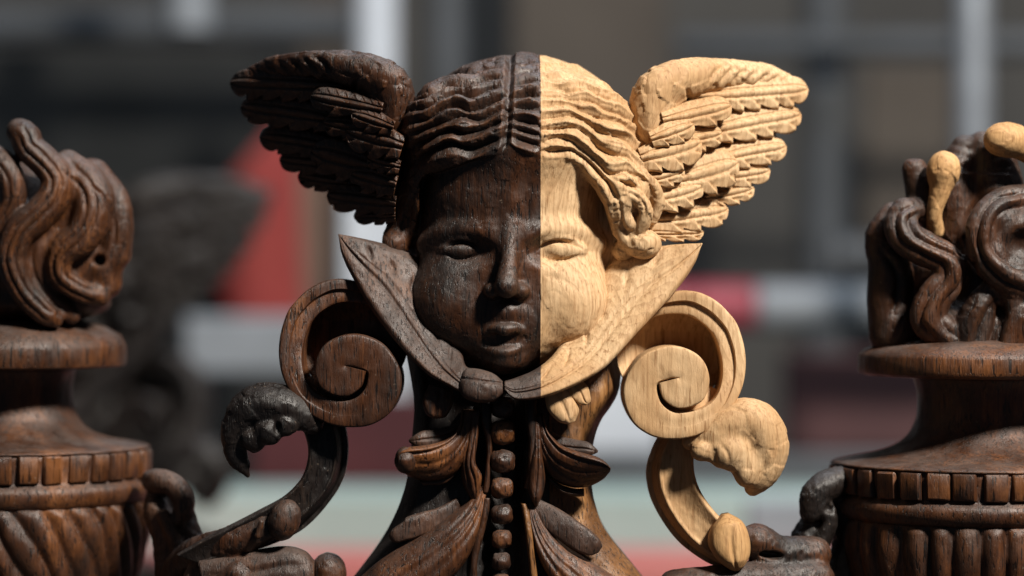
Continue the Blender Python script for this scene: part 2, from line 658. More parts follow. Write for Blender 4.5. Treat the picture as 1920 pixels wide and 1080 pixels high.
# ------------------------------------------------------------------ the winged cherub head on its pedestal
SEAM = 1013.0
cherub = thing('cherub_ornament', 'winged cherub head carving, left half dark old oak and right half pale new oak', 'carving',
               (0, 0.03, (540 - 1150) * S))

# --- head
H = Field()
H.ell((975, 262, 118), (216, 168, 222), 10)                       # cranium
H.ell((957, 470, 72), (180, 190, 152), 30)
H.ell((950, 600, 40), (128, 100, 104), 40)                        # face mass
H.ell((957, 366, 50), (170, 116, 130), 25)
H.ell((1140, 425, 84), (70, 110, 70), 20)                        # forehead
H.ell((846, 568, 4), (76, 84, 76), 50)                           # cheeks
H.ell((1064, 570, 4), (78, 86, 77), 50)
H.ell((947, 618, -20), (76, 62, 56), 40)                          # muzzle
H.ell((946, 672, -40), (42, 28, 44), 22)                          # chin
H.chain([(795, 456, 6, 10), (832, 437, -32, 9), (880, 433, -52, 10), (926, 440, -60, 9)], 28)
H.chain([(988, 440, -62, 11), (1032, 430, -52, 10), (1082, 433, -32, 9), (1126, 456, 4, 8)], 28)
H.ell((872, 472, -88), (54, 27, 42), 18, '-')                     # eye sockets
H.ell((1042, 472, -88), (56, 27, 42), 18, '-')
H.chain([(915, 470, -92, 12), (925, 500, -92, 10)], 14, '-')
H.chain([(990, 470, -92, 12), (982, 500, -92, 10)], 14, '-')
H.ell((866, 469, -33), (43, 20, 24), 4)                           # closed eyes
H.ell((1052, 469, -33), (49, 21, 25), 4)
H.chain([(957, 428, -62, 18), (955, 472, -80, 15), (952, 510, -98, 18), (950, 537, -110, 22)], 16)   # nose
H.ell((926, 546, -84), (18, 16, 22), 12)
H.ell((975, 546, -84), (18, 16, 22), 12)
H.ell((935, 562, -98), (9, 6, 13), 4, '-')
H.ell((965, 562, -98), (9, 6, 13), 4, '-')
H.chain([(906, 622, -66, 4), (929, 615, -84, 9), (947, 617, -91, 11), (965, 615, -84, 9), (987, 621, -66, 4)], 7)  # lips
H.chain([(904, 648, -60, 6), (926, 657, -74, 9), (944, 659, -79, 10), (962, 656, -75, 9), (980, 647, -62, 6)], 7)
H.chain([(908, 634, -74, 4), (926, 639, -86, 8), (946, 640, -92, 9), (966, 639, -86, 8), (984, 633, -74, 4)], 4, '-')
H.ell((951, 584, -66), (30, 22, 26), 14)
H.chain([(949, 574, -96, 4), (949, 598, -98, 5)], 6, '-')         # philtrum
H.chain([(915, 680, -88, 6), (947, 676, -98, 5), (975, 680, -88, 6)], 8, '-')

HAIRLINE = np.array([(560, 520), (740, 500), (772, 455), (784, 400), (789, 345), (800, 326), (830, 322), (880, 306), (930, 297), (946, 286),
                     (956, 276), (985, 291), (1013, 300), (1050, 301), (1085, 314), (1115, 345), (1135, 385), (1148, 430), (1158, 480), (1400, 520)], float)


def hair_cut(X, R, Y):
    hl = np.interp(X, HAIRLINE[:, 0], HAIRLINE[:, 1])
    return (R - hl) * 0.55


HAIR = Field()
HAIR.ell((977, 268, 112), (222, 175, 208), 6)
HAIR.ell((852, 240, 4), (100, 92, 92), 40)
HAIR.ell((1075, 240, 4), (118, 98, 92), 40)
HAIR.ell((1140, 340, 20), (92, 100, 96), 30)
HAIR.ell((800, 345, 66), (55, 90, 90), 30)
HAIR.fun(hair_cut, 9, '&')
HAIR.chain([(1085, 300, -44, 17), (1122, 335, -40, 20), (1150, 375, -26, 22), (1162, 415, -16, 20), (1178, 452, -12, 18)], 8)
HAIR.chain([(1120, 318, -50, 13), (1150, 338, -52, 13), (1182, 322, -44, 13), (1216, 342, -32, 13), (1232, 378, -14, 11), (1224, 412, -4, 8)], 6)
HAIR.chain([(1150, 352, -48, 10), (1178, 362, -52, 13), (1204, 384, -50, 13), (1206, 414, -36, 13), (1188, 438, -20, 12)], 5)
HAIR.chain([(1148, 372, -40, 10), (1166, 396, -40, 11), (1180, 420, -34, 11)], 5)
HAIR.chain([(1172, 240, 26, 16), (1214, 286, 4, 17), (1234, 340, 6, 15), (1238, 384, 10, 12)], 8)
HAIR.ell((1204, 458, -10), (33, 27, 34), 8)
HAIR.ell((1170, 470, 10), (22, 20, 25), 8)
HAIR.ell((1176, 349, -72), (22, 9, 22), 4, '-', 0.35)
HAIR.ell((1166, 418, -64), (10, 18, 16), 4, '-')
HAIR.chain([(800, 300, 26, 20), (768, 345, 30, 22), (752, 400, 50, 22), (742, 440, 55, 24)], 10)
HAIR.ell((738, 456, 40), (26, 24, 30), 12)
HAIR.ell((772, 390, 84), (34, 90, 60), 16)


def head_sdf(X, R, Y):
    return smin(HEAD0(X, R, Y), HAIR(X, R, Y), 4)


HEAD0 = H
HEAD = Field()
HEAD.fun(head_sdf, 0.01, '+')


def Z(*p):                       # strand points read off the enlarged hair, back to photo px
    return [(720 + a * 0.398, 70 + b * 0.398) for a, b in p]


LEFT_G = [
    [(786, 142), (820, 117), (879, 104), (943, 101)],
    [(772, 171), (800, 147), (835, 133), (879, 130), (943, 119)],
    [(764, 189), (800, 176), (836, 157), (871, 157), (907, 148), (947, 142)],
    [(762, 211), (800, 201), (827, 182), (858, 173), (887, 180), (914, 169), (948, 160)],
    [(762, 234), (800, 224), (835, 203), (859, 200), (887, 209), (919, 194), (950, 181)],
    [(762, 257), (800, 246), (835, 234), (868, 222), (900, 229), (925, 217), (949, 206)],
    [(766, 281), (800, 270), (843, 251), (871, 258), (899, 251), (927, 237), (948, 230)],
    [(776, 304), (800, 294), (823, 285), (851, 277), (887, 286), (919, 273), (946, 260)],
]
MID_G = [
    [(958, 112), (985, 110), (1013, 112)], [(958, 140), (985, 132), (1013, 128)], [(956, 166), (985, 154), (1013, 152)],
    [(955, 190), (985, 178), (1016, 184)], [(954, 208), (985, 206), (1016, 212)], [(953, 226), (980, 230), (1016, 242)],
    [(953, 243), (980, 252), (1016, 262)], [(953, 258), (980, 270), (1016, 282)]]
RIGHT_G = [Z(*p) for p in [
    [(735, 92), (900, 88), (1000, 118), (1100, 175), (1190, 232)],
    [(735, 148), (850, 138), (950, 158), (1050, 188), (1150, 250)],
    [(735, 192), (830, 197), (900, 180), (1000, 218), (1080, 240), (1165, 295)],
    [(735, 243), (810, 236), (870, 256), (950, 242), (1020, 280), (1110, 302), (1172, 340)],
    [(735, 288), (830, 284), (900, 302), (980, 312), (1040, 352), (1120, 372), (1182, 400)],
    [(735, 338), (830, 322), (900, 342), (990, 384), (1080, 404), (1160, 432), (1232, 500)],
    [(735, 402), (820, 385), (880, 382), (950, 412), (1010, 462), (1080, 474), (1180, 512), (1262, 600)],
    [(735, 452), (830, 446), (900, 442), (960, 482), (1010, 532), (1060, 562), (1150, 572), (1242, 640)],
    [(735, 507), (830, 490), (900, 520), (970, 570), (1020, 622), (1065, 652), (1150, 632), (1222, 690)],
    [(735, 556), (840, 550), (900, 562), (960, 602), (1010, 662), (1052, 700), (1080, 760)],
]]


def between(a, b, t=0.5):
    n = 40
    return cr(a, n) * (1 - t) + cr(b, n) * t


SUB_L = [between(a, b, 0.5 + 0.1 * math.sin(3.1 * i)) for i, (a, b) in enumerate(zip(LEFT_G, LEFT_G[1:]))]
SUB_M = [between(a, b) for a, b in zip(MID_G, MID_G[1:])]
SUB_R = []
for i, (a, b) in enumerate(zip(RIGHT_G, RIGHT_G[1:])):
    SUB_R += [between(a, b, 0.36 + 0.06 * math.sin(i * 2.3)), between(a, b, 0.68 + 0.06 * math.sin(i * 1.7))]
PART_LINE = [(957, 84), (955, 140), (952, 200), (950, 250), (947, 296)]


def head_detail(P, N_):
    P2 = P[:, :2]
    hl = np.interp(P[:, 0], HAIRLINE[:, 0], HAIRLINE[:, 1])
    hair = sstep(4, -6, P[:, 1] - hl) * sstep(120, 60, P[:, 2]) * sstep(0.75, 0.2, N_[:, 2])
    h = np.zeros(len(P))
    wob = np.stack([vnoise(P, 26, 11), vnoise(P, 17, 12)], 1) * 2.2
    Pw = P2 + wob
    D1, A1 = stroke_field(Pw, [(g, 1.25 if i in (2, 4, 6, 11, 13) else 0.9) for i, g in enumerate(LEFT_G + MID_G)], 40)
    D2, A2 = stroke_field(Pw, [(g, 1.0) for g in RIGHT_G], 40)
    var = 1 + 0.35 * vnoise(P, (40, 400, 60), 5)
    left = P[:, 0] < SEAM - 2
    h += hair * np.where(left, 21 * var * np.clip(A1 + 0.1, 0, 1.3) * (np.clip(D1 / 13, 0, 1) ** 0.75 - 0.72), 0)
    h += hair * np.where(~left, (15 * var * np.clip(D2 / 12, 0, 1) ** 0.7 - 11.5) * np.clip(A2 + 0.3, 0, 1), 0)
    D3, A3 = stroke_field(Pw, [(g, 1.0) for g in SUB_L + SUB_M], 12)
    h -= hair * 4.0 * A3 * np.clip(1 - D3 / 5.0, 0, 1)
    D4, A4 = stroke_field(Pw, [(g, 1.0) for g in SUB_R], 12)
    h -= hair * 3.4 * A4 * np.clip(1 - D4 / 4.5, 0, 1)
    D5, A5 = stroke_field(P2, [(PART_LINE, 1.0)], 30)
    h -= hair * 13 * np.clip(1 - D5 / 10.0, 0, 1) ** 0.8
    # chips and tool marks in the pale, unfinished half
    chip = sstep(0.35, 0.75, vnoise(P, (16, 9, 12), 21)) * (~left) * hair
    h -= 2.2 * chip
    # curls
    curls = [
        [(1090, 300), (1128, 335), (1158, 380), (1168, 430), (1186, 458)],
        [(1128, 322), (1152, 340), (1184, 326), (1212, 344), (1230, 380)],
        [(1155, 356), (1182, 366), (1206, 388), (1204, 420)],
        [(1180, 262), (1212, 300), (1230, 345)], [(1168, 272), (1204, 312), (1222, 350)],
        [(1186, 470), (1205, 476), (1226, 462)], [(1100, 322), (1128, 362), (1146, 404)],
        [(800, 330), (772, 370), (756, 420), (748, 446)], [(784, 350), (768, 395), (764, 435)]]
    D6, A6 = stroke_field(Pw, curls, 12)
    front = sstep(0.4, 0.0, N_[:, 2])
    h -= 4.2 * A6 * np.clip(1 - D6 / 5.5, 0, 1) * front
    # eyelids, creases, brow edge
    lines = [
        ([(900, 470), (884, 459), (866, 455), (847, 459), (831, 470)], 1.0), ([(834, 477), (852, 484), (874, 485), (900, 477)], 0.9),
        ([(1006, 470), (1026, 457), (1050, 453), (1076, 458), (1096, 471)], 1.0), ([(1008, 478), (1030, 486), (1056, 487), (1084, 480)], 0.9),
        ([(1094, 470), (1108, 472)], 0.8)]
    D7, A7 = stroke_field(P2, lines, 12)
    face = sstep(-4, 8, P[:, 1] - hl) * front
    h -= 8.0 * A7 * np.clip(1 - D7 / 4.2, 0, 1) * face
    lids = [([(900, 463), (884, 452), (866, 448), (847, 452), (831, 463)], 0.8), ([(1006, 463), (1026, 450), (1050, 446), (1076, 451), (1096, 464)], 0.8),
            ([(836, 484), (854, 491), (874, 492), (898, 484)], 0.5), ([(1010, 485), (1030, 493), (1056, 494), (1082, 487)], 0.5)]
    D8, A8 = stroke_field(P2, lids, 14)
    h += 3.6 * A8 * np.clip(1 - D8 / 6.0, 0, 1) * face
    crease = [([(1012, 505), (1040, 520), (1075, 535), (1095, 560)], 0.5), ([(905, 568), (892, 590), (884, 608)], 0.5), ([(992, 565), (1004, 588), (1012, 608)], 0.45),
              ([(1000, 646), (1040, 650), (1085, 622)], 0.4)]
    D9, A9 = stroke_field(P2, crease, 16)
    h -= 2.6 * A9 * np.clip(1 - D9 / 9.0, 0, 1) * face
    # carver's flat facets over the whole surface
    h += facets(P, 26, 1.5, 31) * (0.25 + 0.75 * hair)
    return h


P, F = field_obj('head', HEAD, (715, 70, -165), (1255, 720, 330), 2.2, None, None, head_detail, rough=0.4, seed=3)
(PL, FL), (PR, FR) = split_at(P, F, SEAM)
obj('head', PL, FL, M['dark'], cherub, label='dark stained old oak half of the head with wavy hair')
obj('head', PR, FR, M['pale'], cherub, label='pale freshly carved oak half of the head with curls')


# --- wings
def feather(base, tip, wid, yb, yt, thick=18, nb=9, seed=0, notch=0.20, curve=0.0, bulge=6, up=0.42):
    """one carved feather from base to tip (photo px): rounded tip, raised shaft, slanting gouge cuts in the lower vane"""
    nu, nv = 110, 35
    b, t = np.array(base, float), np.array(tip, float)
    ax = t - b; L = np.linalg.norm(ax); ax /= L
    pr = np.array([-ax[1], ax[0]])
    u = np.linspace(0, 1, nu)
    rng = np.random.default_rng(seed + 50)
    hw = wid * (0.62 + 0.38 * sstep(0, 0.45, u))
    tipu = max(0.6, 1 - 0.62 * wid / L)
    q = np.clip((u - tipu) / (1 - tipu), 0, 1)
    hw = hw * np.sqrt(np.clip(1 - q ** 2.2, 0.02, 1))
    cen = b[None] + ax[None] * (u * L)[:, None] + pr[None] * (curve * np.sin(u * math.pi))[:, None]
    nl = max(3, nb // 2)
    off0 = rng.random()

    def phase(U, a):
        return (U * nl - a * 0.6 + off0 + 0.08 * np.sin(U * 17 + seed)) % 1.0
    gate = sstep(0.12, 0.3, u) * sstep(1.0, 0.86, u)
    cut = notch * wid * (1 - phase(u, 1.0)) ** 2.5 * gate
    s = np.linspace(-1, 1, nv)                       # -1 upper edge, 0 shaft, 1 lower edge
    wl = (1 - up) * hw
    offs = np.where(s[None] < 0, s[None] * (up * hw)[:, None], np.minimum(s[None] * wl[:, None], (wl - cut)[:, None]))
    P = np.zeros((nu, nv, 3))
    P[:, :, :2] = cen[:, None] + pr[None, None] * offs[:, :, None]
    lean = 9.0 * sstep(0, 0.3, u)
    P[:, :, 2] = (yb + (yt - yb) * u)[:, None] - s[None] * lean[:, None]
    e = np.abs(s)
    U = u[:, None] * np.ones((1, nv)); A_ = np.abs(offs) / np.where(s[None] < 0, np.maximum(up * hw, 1)[:, None], np.maximum(wl, 1)[:, None])
    ph = phase(U, A_)
    low = s[None] > 0
    hl = (8.0 * ph ** 1.3 - 6.5) * sstep(0.36, 0.62, A_) * gate[:, None]
    pu = (U * nb * 1.2 - A_ * 1.0 + seed * 0.37) % 1.0
    hu = (2.2 * pu ** 1.5 - 1.2) * sstep(0.35, 0.6, A_)
    h = np.where(low, hl, hu)
    h = h - 6.5 * np.exp(-((A_ - 0.27) / 0.06) ** 2) * (1 - 0.4 * U) + 3.2 * np.exp(-(A_ / 0.16) ** 2)
    fr = P.copy()
    fr[:, :, 2] -= bulge * (1 - e ** 2)[None] * (hw / wid)[:, None] + h
    fr[:, :, 2] += 4 * (np.clip((e - 0.86) / 0.14, 0, 1) ** 2)[None] + 5 * (np.clip((u - 0.92) / 0.08, 0, 1) ** 2)[:, None]
    fl = fr.reshape(-1, 3)
    fl[:, 2] += 0.3 * vnoise(fl, 9, seed) + 0.9 * vnoise(fl, 24, seed + 1)
    fl[:, :2] += 0.4 * np.stack([vnoise(fl, 12, seed + 2), vnoise(fl, 12, seed + 3)], 1)
    bk = P.copy(); bk[:, :, 2] += thick
    V = np.concatenate([fl, bk.reshape(-1, 3)])
    F1 = grid_faces(nu, nv)
    ring = np.concatenate([np.arange(nv), np.arange(1, nu) * nv + nv - 1, (nu - 1) * nv + np.arange(nv - 2, -1, -1), np.arange(nu - 2, 0, -1) * nv])
    r2 = np.roll(ring, -1)
    F_ = np.concatenate([F1, F1[:, ::-1] + nu * nv, np.stack([ring, r2, r2 + nu * nv, ring + nu * nv], 1)])
    W = xyz(V[F1[len(F1) // 2]])
    if np.cross(W[1] - W[0], W[2] - W[0])[1] > 0:
        F_ = F_[:, ::-1]
    return V, F_


FEATHERS = [  # base, tip, width, depth at base, depth at tip, barbs
    ((1218, 436), (1318, 432), 34, 18, 12, 6), ((1216, 412), (1363, 388), 62, 14, 4, 8),
    ((1322, 366), (1412, 347), 48, 14, 6, 6), ((1330, 330), (1442, 313), 52, 12, 2, 7),
    ((1330, 298), (1472, 266), 58, 8, -4, 9), ((1310, 246), (1500, 204), 66, 6, -6, 11), ((1290, 178), (1514, 155), 64, 6, -4, 14),
    ((1214, 374), (1314, 346), 66, -8, -16, 6), ((1268, 336), (1379, 300), 84, -10, -22, 6), ((1200, 298), (1310, 264), 76, -26, -34, 6),
    ((1262, 262), (1350, 246), 54, -14, -24, 5), ((1240, 226), (1366, 194), 58, -26, -28, 7), ((1206, 338), (1280, 318), 46, -16, -24, 4),
    ((1218, 262), (1296, 232), 50, -32, -36, 5),
]


def make_wing(flip, mat, label):
    sx, dy = (1957, -12)
    def sweep(Q):              # the wing sweeps back from the head
        Q = np.array(Q, float)
        k_ = 0.85 if flip else 0.45
        dx = np.clip(Q[:, 0] - 1215, 0, None)
        Q[:, 2] += k_ * dx - 8
        Q[:, 0] += 0.11 * k_ * dx
        if flip:               # the old wing is slimmer and leans forward
            Q[:, 2] -= 0.5 * np.clip(430 - Q[:, 1], 0, None) * sstep(-20, 190, dx) * 0.85 - 30 * sstep(0, 190, dx)
            Q[:, 0] -= 0.10 * np.clip(Q[:, 1] - 160, 0, None) * np.clip(dx / 60, 0, 1)
            Q[:, 1] -= 0.06 * np.clip(Q[:, 1] - 110, 0, None)
        return Q
    tr = (lambda Q: mirror(sweep(Q), sx, dy)) if flip else sweep
    W = Field()
    W.chain([(1208, 232, 30, 26), (1214, 196, 20, 34), (1242, 164, 10, 42), (1300, 142, 10, 37), (1370, 132, 14, 28), (1440, 134, 18, 21), (1492, 147, 20, 13)], 18)
    W.ell((1232, 216, 16), (42, 66, 38), 24)
    W.ell((1262, 300, 42), (70, 130, 26), 14)
    W.ell((1350, 220, 44), (120, 92, 22), 14, rot=-0.3)
    hat = [[(1325 + 22 * i, 120 + 2.2 * i + 34), (1338 + 22 * i, 112 + 2.4 * i + 20), (1356 + 22 * i, 108 + 2.4 * i + 8)] for i in range(7)]
    hat += [[(1330 + 24 * i, 168 - 1.5 * i), (1345 + 24 * i, 150 + 1.5 * i)] for i in range(6)]
    hat += [[(1225, 250), (1240, 262), (1262, 268)], [(1222, 262), (1238, 276), (1258, 282)], [(1284, 160), (1290, 190), (1282, 220)]]

    def disp(P, N_):
        D_, A_ = stroke_field(P[:, :2], hat, 12)
        return -8 * np.clip(A_ * 1.8, 0, 1) * np.clip(1 - D_ / 6.5, 0, 1) + facets(P, 28, 1.9, 41)
    P, F = field_obj('wing', W, (1170, 90, -45), (1525, 450, 90), 2.6, None, None, disp, rough=0.3, seed=8)
    P = tr(P)
    core = obj('wing', P, F, mat, cherub, label=label, flip=flip)
    for i, (b, t, wd, y0, y1, nb) in enumerate(FEATHERS):
        V, F_ = feather(b, t, wd, y0, y1, nb=nb, seed=i * 3, curve=-3 if i in (4, 5) else 0)
        obj('feather', tr(V), F_, mat, core, flip=flip)
    return core


make_wing(False, M['pale'], 'pale new oak wing on the right')
make_wing(True, M['dark'], 'dark old oak wing on the left')


# --- collar leaves below the face
def collar_detail(U, Vv, X, R):
    h = -5.0 * np.exp(-((Vv - 0.34) / 0.022) ** 2) - 2.5 * np.exp(-((Vv - 0.46) / 0.02) ** 2) * sstep(0.1, 0.2, U)
    k = U * 8.0
    fr = (k % 1.0) - 0.5
    cut = np.exp(-(fr / 0.24) ** 2) * np.exp(-((Vv - 0.66 - 0.03 * np.sin(k * 2.3) + 0.34 * fr) / 0.045) ** 2) * sstep(0.06, 0.14, U) * sstep(0.92, 0.8, U)
    return 1.3 * h - 7 * cut


COLLAR_R = [(1316, 457, -16, 1315, 456, -16), (1303, 492, -24, 1268, 458, -10), (1280, 527, -36, 1222, 464, 4), (1245, 568, -50, 1160, 476, 14),
            (1190, 625, -70, 1108, 540, 6), (1130, 688, -92, 1066, 618, -22), (1070, 722, -108, 1038, 662, -66), (1013, 742, -116, 1004, 690, -88),
            (968, 745, -118, 966, 706, -92), (947, 728, -112, 946, 712, -100)]
V, F = patch(COLLAR_R, 150, 34, 8, 34, collar_detail, seed=61)
(PL, FL), (PR, FR) = split_at(V, F, SEAM)
obj('collar_leaf', PL, FL, M['dusty'], cherub, label='dark dusty end of the right collar leaf below the chin')
obj('collar_leaf', PR, FR, M['pale'], cherub, label='pale oak collar leaf pointing up to the right')
COLLAR_L = [(635, 440, -16, 636, 439, -16), (642, 478, -26, 684, 448, -10), (662, 520, -36, 728, 460, 4), (692, 570, -50, 790, 490, 14),
            (740, 634, -70, 830, 560, 6), (798, 694, -92, 862, 640, -26), (846, 722, -106, 872, 680, -72), (868, 734, -108, 882, 690, -80)]
V, F = patch(COLLAR_L, 150, 34, 8, 34, collar_detail, seed=62)
obj('collar_leaf', V, F, M['dusty'], cherub, label='dark dusty collar leaf pointing up to the left')
V, F = patch([(862, 724, -104, 872, 690, -86), (872, 742, -114, 880, 688, -96), (898, 750, -120, 902, 690, -104), (926, 748, -120, 926, 698, -106), (943, 734, -114, 943, 712, -106)],
             50, 26, 12, 30, lambda U, Vv, X, R: -4 * np.exp(-((R - 706 - 0.12 * (X - 870)) / 2.0) ** 2), seed=63)
obj('collar_lobe', V, F, M['dusty'], cherub)


# --- volutes
def volute(flip, mat, label):
    rows = [  # outer x,row, inner x,row, front depth, rim groove
        (1230, 716, 1268, 706, -78, 0), (1241, 746, 1268, 706, -78, 0), (1270, 762, 1268, 706, -78, 0), (1309, 750, 1268, 706, -78, 0),
        (1325, 712, 1268, 706, -78, 0), (1312, 672, 1268, 706, -78, 0), (1276, 650, 1267, 706, -78, 0), (1234, 650, 1262, 706, -78, 0),
        (1192, 673, 1250, 708, -77, 0), (1166, 725, 1228, 719, -76, 0), (1180, 784, 1235, 751, -74, 0), (1225, 816, 1262, 770, -71, 0.05),
        (1290, 817, 1306, 765, -66, 0.1), (1350, 786, 1336, 744, -58, 0.3), (1385, 732, 1350, 712, -48, 0.7), (1395, 670, 1350, 670, -38, 1),
        (1378, 605, 1334, 624, -30, 1), (1332, 558, 1304, 598, -24, 1), (1280, 545, 1268, 588, -18, 1), (1225, 560, 1228, 594, -8, 0.8), (1180, 588, 1196, 616, 4, 0.3)]
    n = 170
    Q = cr(rows, n)
    V = []
    for r in Q:
        o, i = r[:2], r[2:4]
        L = np.linalg.norm(i - o) + 1e-6
        g = np.clip(r[5], 0, 1) * 8
        bv = min(3.0 / L, 0.1)
        yf = r[4]
        sec = [(0, 70), (0, 20), (0, yf + 4), (bv * 0.5, yf + 1.2), (bv * 1.4, yf), (0.25, yf), (0.42, yf), (0.45, yf + g * 0.5), (0.48, yf + g), (0.7, yf + g * 0.9), (1 - bv * 1.4, yf + g * 0.8),
               (1 - bv * 0.4, yf + g * 0.8 + 1.5), (1, yf + g * 0.8 + 4), (1, 20), (1, 70)]
        for t, y in sec:
            p = o * (1 - t) + i * t
            V.append((p[0], p[1], y))
    V = np.array(V)
    m = 15
    V[:, 2] += 0.6 * vnoise(V, 16, 71)
    V[:, :2] += 0.8 * np.stack([vnoise(V, 30, 72), vnoise(V, 30, 73)], 1)
    F_ = [tuple(f) for f in grid_faces(n, m)] + [tuple(range(m))[::-1], tuple((n - 1) * m + k for k in range(m))]
    tr = (lambda q: mirror(q, 1921, -22)) if flip else (lambda q: q)
    o = obj('volute', tr(V), F_, mat, cherub, label=label, flip=not flip, sharp=38)
    # hollow behind the eye
    B = []
    for k in range(14):
        a = math.pi * k / 13
        B.append((1262 - 104 * math.cos(a), 668 - 96 * math.sin(a), 46 - 26 * math.cos(a), 1262 - 104 * math.cos(a), 668 + 96 * math.sin(a), 46 - 26 * math.cos(a)))
    V, F_ = patch(B, 40, 20, -24, 20, seed=77)
    V2, F2 = patch([(1226, 722, -20, 1236, 712, -20), (1228, 768, -20, 1262, 730, -20), (1262, 792, -20, 1290, 740, -20), (1320, 780, -18, 1310, 734, -18), (1362, 740, 0, 1318, 716, 0)], 30, 8, 0, 60, seed=78)
    obj('volute_hollow', tr(V2), F2, mat, o, flip=flip)
    obj('volute_hollow', tr(V), F_, mat, o, flip=flip)
    return o


volute(False, M['pale'], 'pale oak scroll volute on the right')
volute(True, M['darkwarm'], 'dark brown scroll volute on the left')


# --- lower C scrolls
def ribbon_detail(U, Vv, X, R):
    return -62 * (1 - sstep(0.0, 0.26, Vv)) + 3 * np.exp(-((Vv - 0.28) / 0.03) ** 2)


CS_R = [(1246, 806, -10, 1330, 790, -24), (1226, 842, -14, 1304, 832, -28), (1214, 885, -18, 1300, 876, -30), (1220, 930, -20, 1311, 916, -30),
        (1241, 975, -22, 1337, 955, -30), (1276, 1020, -24, 1368, 986, -30), (1326, 1056, -26, 1398, 1012, -30), (1362, 1068, -26, 1402, 1038, -30)]
V, F = patch(CS_R, 90, 40, -16, 46, ribbon_detail, seed=81)
csr = obj('scroll', V, F, M['pale'], cherub, label='pale oak C shaped scroll on the right')
L = Field()
L.chain([(1292, 826, -34, 16), (1332, 812, -38, 28), (1372, 792, -34, 40), (1408, 790, -30, 44), (1430, 818, -26, 44), (1434, 852, -24, 40), (1424, 886, -22, 32), (1410, 912, -20, 16)], 10)
L.ell((1388, 846, -22), (34, 40, 26), 10)
L.ell((1312, 842, -52), (22, 20, 22), 5)
L.ell((1362, 842, -50), (42, 36, 30), 14)
L.ell((1396, 876, -44), (26, 34, 24), 16)
L.chain([(1368, 796, -82, 5), (1392, 812, -82, 7), (1404, 836, -78, 7), (1396, 872, -72, 5)], 4, '-')
L.chain([(1312, 826, -76, 5), (1330, 838, -78, 6), (1334, 858, -70, 4)], 4, '-')
L.ell((1345, 886, -30), (18, 12, 60), 4, '-')
LB = [(1405, 900), (1420, 880), (1432, 850)]


def curl_disp(P, N_):
    D_, A_ = stroke_field(P[:, :2], [[(1340, 822), (1358, 846), (1362, 870)], [(1448, 800), (1452, 850), (1438, 892)], [(1410, 905), (1424, 880), (1430, 850)], [(1392, 884), (1404, 868)]], 14)
    return -3.0 * A_ * np.clip(1 - D_ / 6, 0, 1) + facets(P, 40, 1.0, 91)


P, F = field_obj('leaf_curl', L, (1255, 725, -110), (1500, 945, 45), 2.4, None, None, curl_disp, rough=0.3, seed=12)
obj('leaf_curl', P, F, M['pale'], csr)
V, F = patch([(1352, 962, -40, 1364, 960, -40), (1332, 986, -50, 1390, 976, -48), (1326, 1016, -54, 1402, 1006, -50), (1340, 1044, -52, 1403, 1036, -48), (1362, 1062, -46, 1394, 1056, -44), (1374, 1067, -40, 1384, 1065, -40)],
             50, 30, 16, 34, lambda U, Vv, X, R: -4 * np.exp(-((Vv - 0.62 + 0.2 * U) / 0.05) ** 2) * sstep(0.2, 0.5, U), seed=96, rough=0.5)
obj('lobe', V, F, M['pale2'], csr)

CS_L = [(642, 788, -10, 560, 782, -24), (650, 845, -14, 578, 838, -28), (641, 900, -18, 570, 888, -30), (612, 948, -20, 535, 928, -30),
        (572, 990, -22, 482, 958, -30), (530, 1014, -22, 430, 985, -28), (470, 1036, -20, 385, 1008, -24), (390, 1062, -10, 330, 1040, -14)]
V, F = patch(CS_L, 100, 40, -10, 46, ribbon_detail, seed=82)
csl = obj('scroll', V, F, M['black'], cherub, label='dark S shaped scroll on the left reaching the urn')
L = Field()
L.chain([(590, 792, -34, 20), (560, 772, -36, 34), (516, 758, -34, 42), (476, 766, -30, 40), (450, 796, -26, 31), (443, 832, -24, 24), (452, 864, -22, 17), (466, 890, -20, 4)], 8)
L.ell((540, 792, -56), (24, 24, 22), 5)
L.ell((508, 806, -54), (28, 26, 24), 6)
L.ell((480, 822, -46), (24, 24, 22), 6)
L.chain([(515, 770, -80, 5), (492, 788, -78, 7), (488, 816, -76, 6)], 4, '-')
L.ell((526, 800, -78), (8, 14, 14), 4, '-')
P, F = field_obj('leaf_curl', L, (405, 700, -110), (625, 905, 45), 2.4, None, None, lambda P, N_: facets(P, 38, 1.4, 97), rough=0.6, seed=15)
obj('leaf_curl', P, F, M['black'], csl)
K = Field(); K.ell((536, 972, -36), (30, 40, 26), 6, rot=0.3); K.chain([(494, 975, -48, 5), (488, 1000, -46, 7)], 4)
P, F = field_obj('knob', K, (465, 920, -95), (585, 1030, 10), 2.6, None, None, None, rough=0.8, seed=16)
obj('knob', P, F, M['dark'], csl)

G = Field()
G.chain([(500, 990, -12, 26), (440, 1016, 4, 32), (390, 1036, 40, 34), (345, 1060, 110, 36), (310, 1110, 170, 44)], 10)
G.chain([(450, 1080, 0, 40), (380, 1100, 40, 44)], 12)
P, F = field_obj('rail', G, (255, 945, -60), (545, 1165, 225), 3.2, None, None, lambda P, N_: facets(P, 36, 1.0, 98), rough=0.8, seed=18)
obj('rail', P, F, M['dark'], cherub, label='dark rail joining the left scroll to the left urn')

# --- pedestal core
PED = [(752, 640, 60, 1170, 640, 60), (772, 745, 30, 1163, 735, 30), (772, 800, 20, 1126, 798, 20), (766, 860, 14, 1112, 850, 14), (759, 910, 10, 1110, 900, 10),
       (738, 970, 4, 1118, 950, 6), (704, 1030, -4, 1140, 1004, 0), (655, 1095, -14, 1196, 1075, -8), (630, 1130, -18, 1240, 1130, -14)]


def ped_detail(U, Vv, X, R):
    return -26 * np.exp(-((X - 944) / 34) ** 4) + 10 * np.exp(-((np.abs(X - 944) - 62) / 20) ** 2)


